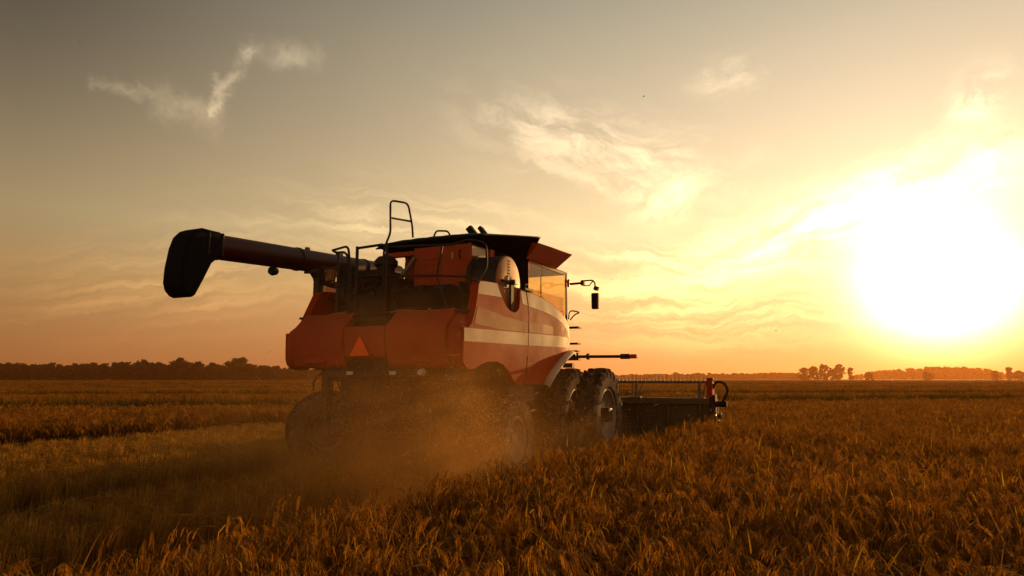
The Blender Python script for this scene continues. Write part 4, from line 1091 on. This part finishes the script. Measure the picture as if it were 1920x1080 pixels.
# single trees that stand out: (column, distance, height, width, label)
singles = [
    (455, 560, 20.0, 27, 'broad domed tree rising highest above the dark wood left of the machine'),
    (345, 580, 20.0, 17, 'narrower tree rising above the dark wood, left of the broad domed one'),
    (1498, 640, 12.5, 15, 'low round tree at the left end of the clump right of the header'),
    (1516, 650, 14.0, 16, 'tree in the clump between its low left end and its tallest crown'),
    (1536, 630, 16.0, 15, 'tallest crown in the middle of the clump right of the header'),
    (1563, 620, 15.5, 12, 'upright tree at the right end of the clump, nearest the gap before the far wood'),
    (1551, 660, 11.5, 14, 'lowest tree of the clump, between its tallest crown and its right end'),
    (1584, 640, 12.5, 8, 'slim lone tree standing in the gap between the clump and the far wood'),
    (1618, 620, 8.0, 10, 'small bushy tree in front of the left end of the far reddish wood'),
    (1727, 640, 9.0, 12, 'bushy tree in front of the middle of the far reddish wood'),
    (1851, 640, 9.5, 11, 'low dark tree in front of the right end of the far reddish wood'),
    (1877, 640, 13.0, 8, 'slender tree in the dip just right of the far reddish wood'),
    (1895, 660, 10.0, 13, 'rounded tree near the right edge beyond the slender one'),
    (1917, 650, 13.0, 14, 'tall tree cut by the right edge of the photo'),
    (1302, 900, 10.0, 16, 'small round tree on the horizon straight above the header reel'),
    (1262, 950, 11.0, 14, 'small tree on the horizon near the left end of the reel tines'),
    (1180, 900, 8.5, 14, 'low tree on the horizon showing between signal arm and dual wheels'),
]
for q, (px, d, H, W, lab) in enumerate(singles):
    tr, cr = tree_mesh(900 + q, H, W, 0.01 if W > H * .9 else 0.05, 3600, 0.95 * max(1.0, (W * H / 180) ** 0.5))
    e = empty('tree', at(px, d)); tag(e, lab, 'tree', 'single trees along the horizon')
    tr.build('trunk', BARK, e); cr.build('crown', LEAF, e, recalc=False)

wt = []
for k in range(7):
    tr, cr = tree_mesh(800 + k, 14.0, 11.5, 0.0, 1800, 1.15)
    both = MB(); both.add(tr.v, tr.f, 1); both.add(cr.v, cr.f, 0); wt.append(source(both, 'wood_tree', [LEAF, BARK]))
def wood(name, label, prof, d0, d1, step, h0, seed):
    """prof: (column, top row) outline of the wood seen on the photo, turned into tree heights"""
    r = np.random.default_rng(seed); P, Sx = [], []
    cx = [p[0] for p in prof]; cy = [p[1] for p in prof]
    for d in np.arange(d0, d1, (d1 - d0) / 4 + 1e-6):
        lo, hi = at(cx[0], d).x, at(cx[-1], d).x
        for x in np.arange(lo, hi, step):
            xx = x + r.uniform(-.5, .5) * step; dd = d + r.uniform(-.5, .5) * step * 2
            col_ = xx / dd / 1.009 * 1280 + 960
            H = (710 - np.interp(col_, cx, cy)) / 1280 * d0 * 1.0 + CAM_H
            P.append((xx, dd, 0)); s = H / 14.0 * r.uniform(0.82, 1.08); w = max(s, 0.75) * r.uniform(0.9, 1.3); Sx.append((w, w, s))
    n = len(P)
    o = scatter(name, wt, np.array(P), r.integers(0, 7, n), r.uniform(0, 6.28, n), np.array(Sx))
    return tag(o, label, 'wood', kind='stuff')
wood('wood', 'dark green wood forming a long band on the left horizon', [(-260, 684), (0, 680), (120, 681), (215, 679), (290, 676), (350, 677), (400, 682), (455, 681), (520, 685), (560, 688), (640, 690), (700, 692), (760, 694)], 560, 680, 6.5, 14, 1)
wood('wood', 'low hazy wood on the horizon behind the header reel', [(1150, 703), (1230, 701), (1290, 700), (1345, 699), (1400, 700), (1450, 698), (1500, 699)], 880, 1000, 5.5, 12, 2)
wood('wood', 'long reddish wood glowing in haze under the setting sun', [(1588, 703), (1610, 697), (1650, 693), (1700, 690), (1750, 687), (1800, 688), (1840, 691), (1862, 698), (1900, 696), (1960, 692), (2150, 688), (2400, 686)], 1000, 1150, 8.0, 14, 3)

# ------------------------------------------------------------------ dust, flying chaff and insects
def dust_mat():
    m, t, p = mat_new('harvest_dust'); t.nodes.remove(p)
    v = t.nodes.new('ShaderNodeVolumePrincipled')
    v.inputs['Color'].default_value = (0.96, 0.52, 0.16, 1); v.inputs['Anisotropy'].default_value = 0.5
    tc = t.nodes.new('ShaderNodeTexCoord'); sp = t.nodes.new('ShaderNodeSeparateXYZ'); t.links.new(tc.outputs['Object'], sp.inputs[0])
    x, y, z = (N(t, sp.outputs[i]) for i in range(3))
    tot = None
    for (cx, cy, cz), (rx, ry, rz), a in (((1.05, -1.60, 0.80), (0.66, 0.58, 0.82), 1.20), ((1.0, -2.2, 0.4), (1.0, 0.9, 0.5), 0.26), ((0.5, -2.3, 0.6), (1.5, 1.1, 0.7), 0.17), ((-0.8, -2.0, 0.5), (2.6, 1.4, 0.6), 0.10), ((2.4, 2.2, 0.30), (0.9, 1.9, 0.45), 0.20), ((2.5, -2.6, 1.1), (1.3, 1.6, 1.4), 0.022), ((2.6, -4.8, 1.2), (1.6, 2.0, 1.4), 0.085)):
        g = (((x - cx) * (1 / rx)).op('POWER', 2.0) + ((y - cy) * (1 / ry)).op('POWER', 2.0) + ((z - cz) * (1 / rz)).op('POWER', 2.0)) * -1.0
        g = g.exp() * a
        tot = g if tot is None else tot + g
    nz = noise(t, tc.outputs['Object'], 1.4, 5, 0.6, 0.4)
    t.links.new((tot * (N(t, nz.outputs[0]).smooth(0.28, 0.72) * 1.5 + 0.15)).s, v.inputs['Density'])
    t.links.new(v.outputs[0], t.nodes['Material Output'].inputs['Volume'])
    return m
dm = MB(); dm.lathe([(-0.02, 0.5), (-0.02, 4.6), (0.5, 5.2), (1.2, 4.8), (2.2, 4.2), (3.2, 3.2), (3.9, 1.6), (4.0, 0.5)], 32, 'z')
dm.v = [(v[0] * 0.85, v[1] * 1.15 - 1.6, v[2] * 1.0) for v in dm.v]
n0 = len(dm.v)
dm.f.append(list(range(0, 32))); dm.m.append(0); dm.f.append(list(range(n0 - 32, n0))); dm.m.append(0)
dust = dm.build('dust_cloud', dust_mat()); dust.location = MO + MF * 0.0 + Vector((0, 0, 0.03)); dust.rotation_euler = (0, 0, -R(TH))
tag(dust, 'glowing brown dust billowing behind the rear wheels of the combine', 'dust', kind='stuff')

CHAFF = leafy('flying_chaff', (0.60, 0.36, 0.14), (0.90, 0.62, 0.30), 0.6)
cf = MB(); r = np.random.default_rng(5)
def chaff_piece(p, l, w):
    d = Vector(r.normal(size=3)).normalized(); s = d.orthogonal().normalized(); b = d.cross(s) * l * r.uniform(-.25, .25)
    p = Vector(p); cf.add([p - d * l / 2 - s * w / 2, p - d * l / 2 + s * w / 2, p + b + s * w / 2, p + b - s * w / 2, p + d * l / 2 + s * w * .3, p + d * l / 2 - s * w * .3], [(0, 1, 2, 3), (3, 2, 4, 5)])
for k in range(9000):
    q = r.random()
    if q < 0.72: c, s = (0.95, -1.75, 0.95), (0.62, 0.6, 0.45)
    elif q < 0.88: c, s = (0.6, -2.2, 1.0), (1.2, 0.8, 0.6)
    else: c, s = (2.4, 1.8, 0.7), (0.7, 2.0, 0.5)
    p = [r.normal(c[i], s[i]) for i in range(3)]
    if p[2] < 0.05: p[2] = abs(p[2]) + .05
    l = min(0.10, 0.013 * math.exp(abs(r.normal(0, 0.8)))) if r.random() < .975 else r.uniform(.07, .20)
    chaff_piece(MO + MR * p[0] + MF * p[1] + Vector((0, 0, p[2])), l, 0.0065 if l < .04 else 0.005)
tag(cf.build('flying_chaff', CHAFF, recalc=False), 'bits of chaff and straw whirling in the dust beside the right rear wheel', 'chaff', kind='stuff')

bug_m = surf('insect', (0.10, 0.06, 0.03), 0.5)
for (px, py, d, s, lab) in ((1207, 181, 6.0, 0.010, 'tiny dark insect flying high in the pale sky, above and right of the cab'), (1455, 620, 7.0, 0.010, 'tiny insect against the orange sky low between machine and sun'), (150, 78, 5.0, 0.006, 'tiny dark insect in the dim upper left corner of the sky')):
    a, e = px_azel(px, py); pos = Vector((math.sin(R(a)) * math.cos(R(e)), math.cos(R(a)) * math.cos(R(e)), math.sin(R(e)))) * d + Vector((0, 0, CAM_H))
    b = MB(); b.lathe([(-s, 0.0005), (-s * .6, s * .22), (0, s * .25), (s * .5, s * .2), (s * .9, 0.0005)], 8, 'x')
    o = b.build('insect', bug_m, None, 0, True); o.location = pos; tag(o, lab, 'insect', 'insects in the evening air')
    w = MB(); w.add([(-.2 * s, 0, .2 * s), (.4 * s, .5 * s, .6 * s), (.1 * s, 1.3 * s, .9 * s), (-.4 * s, .9 * s, .6 * s)], [(0, 1, 2, 3)]); w.add([(-.2 * s, 0, .2 * s), (.4 * s, -.5 * s, .6 * s), (.1 * s, -1.3 * s, .9 * s), (-.4 * s, -.9 * s, .6 * s)], [(0, 1, 2, 3)])
    w.build('wings', CHAFF, o)

# ------------------------------------------------------------------ evening haze
hm, t, p = mat_new('evening_haze'); t.nodes.remove(p)
v = t.nodes.new('ShaderNodeVolumePrincipled'); v.inputs['Color'].default_value = (0.96, 0.42, 0.13, 1)
v.inputs['Density'].default_value = 0.00022; v.inputs['Anisotropy'].default_value = 0.6
t.links.new(v.outputs[0], t.nodes['Material Output'].inputs['Volume'])
hb = MB().box((-1500, -60, -1.0), (1500, 1500, 30.0)).build('haze', hm)
tag(hb, 'thin golden evening haze over the whole field', 'haze', kind='stuff')
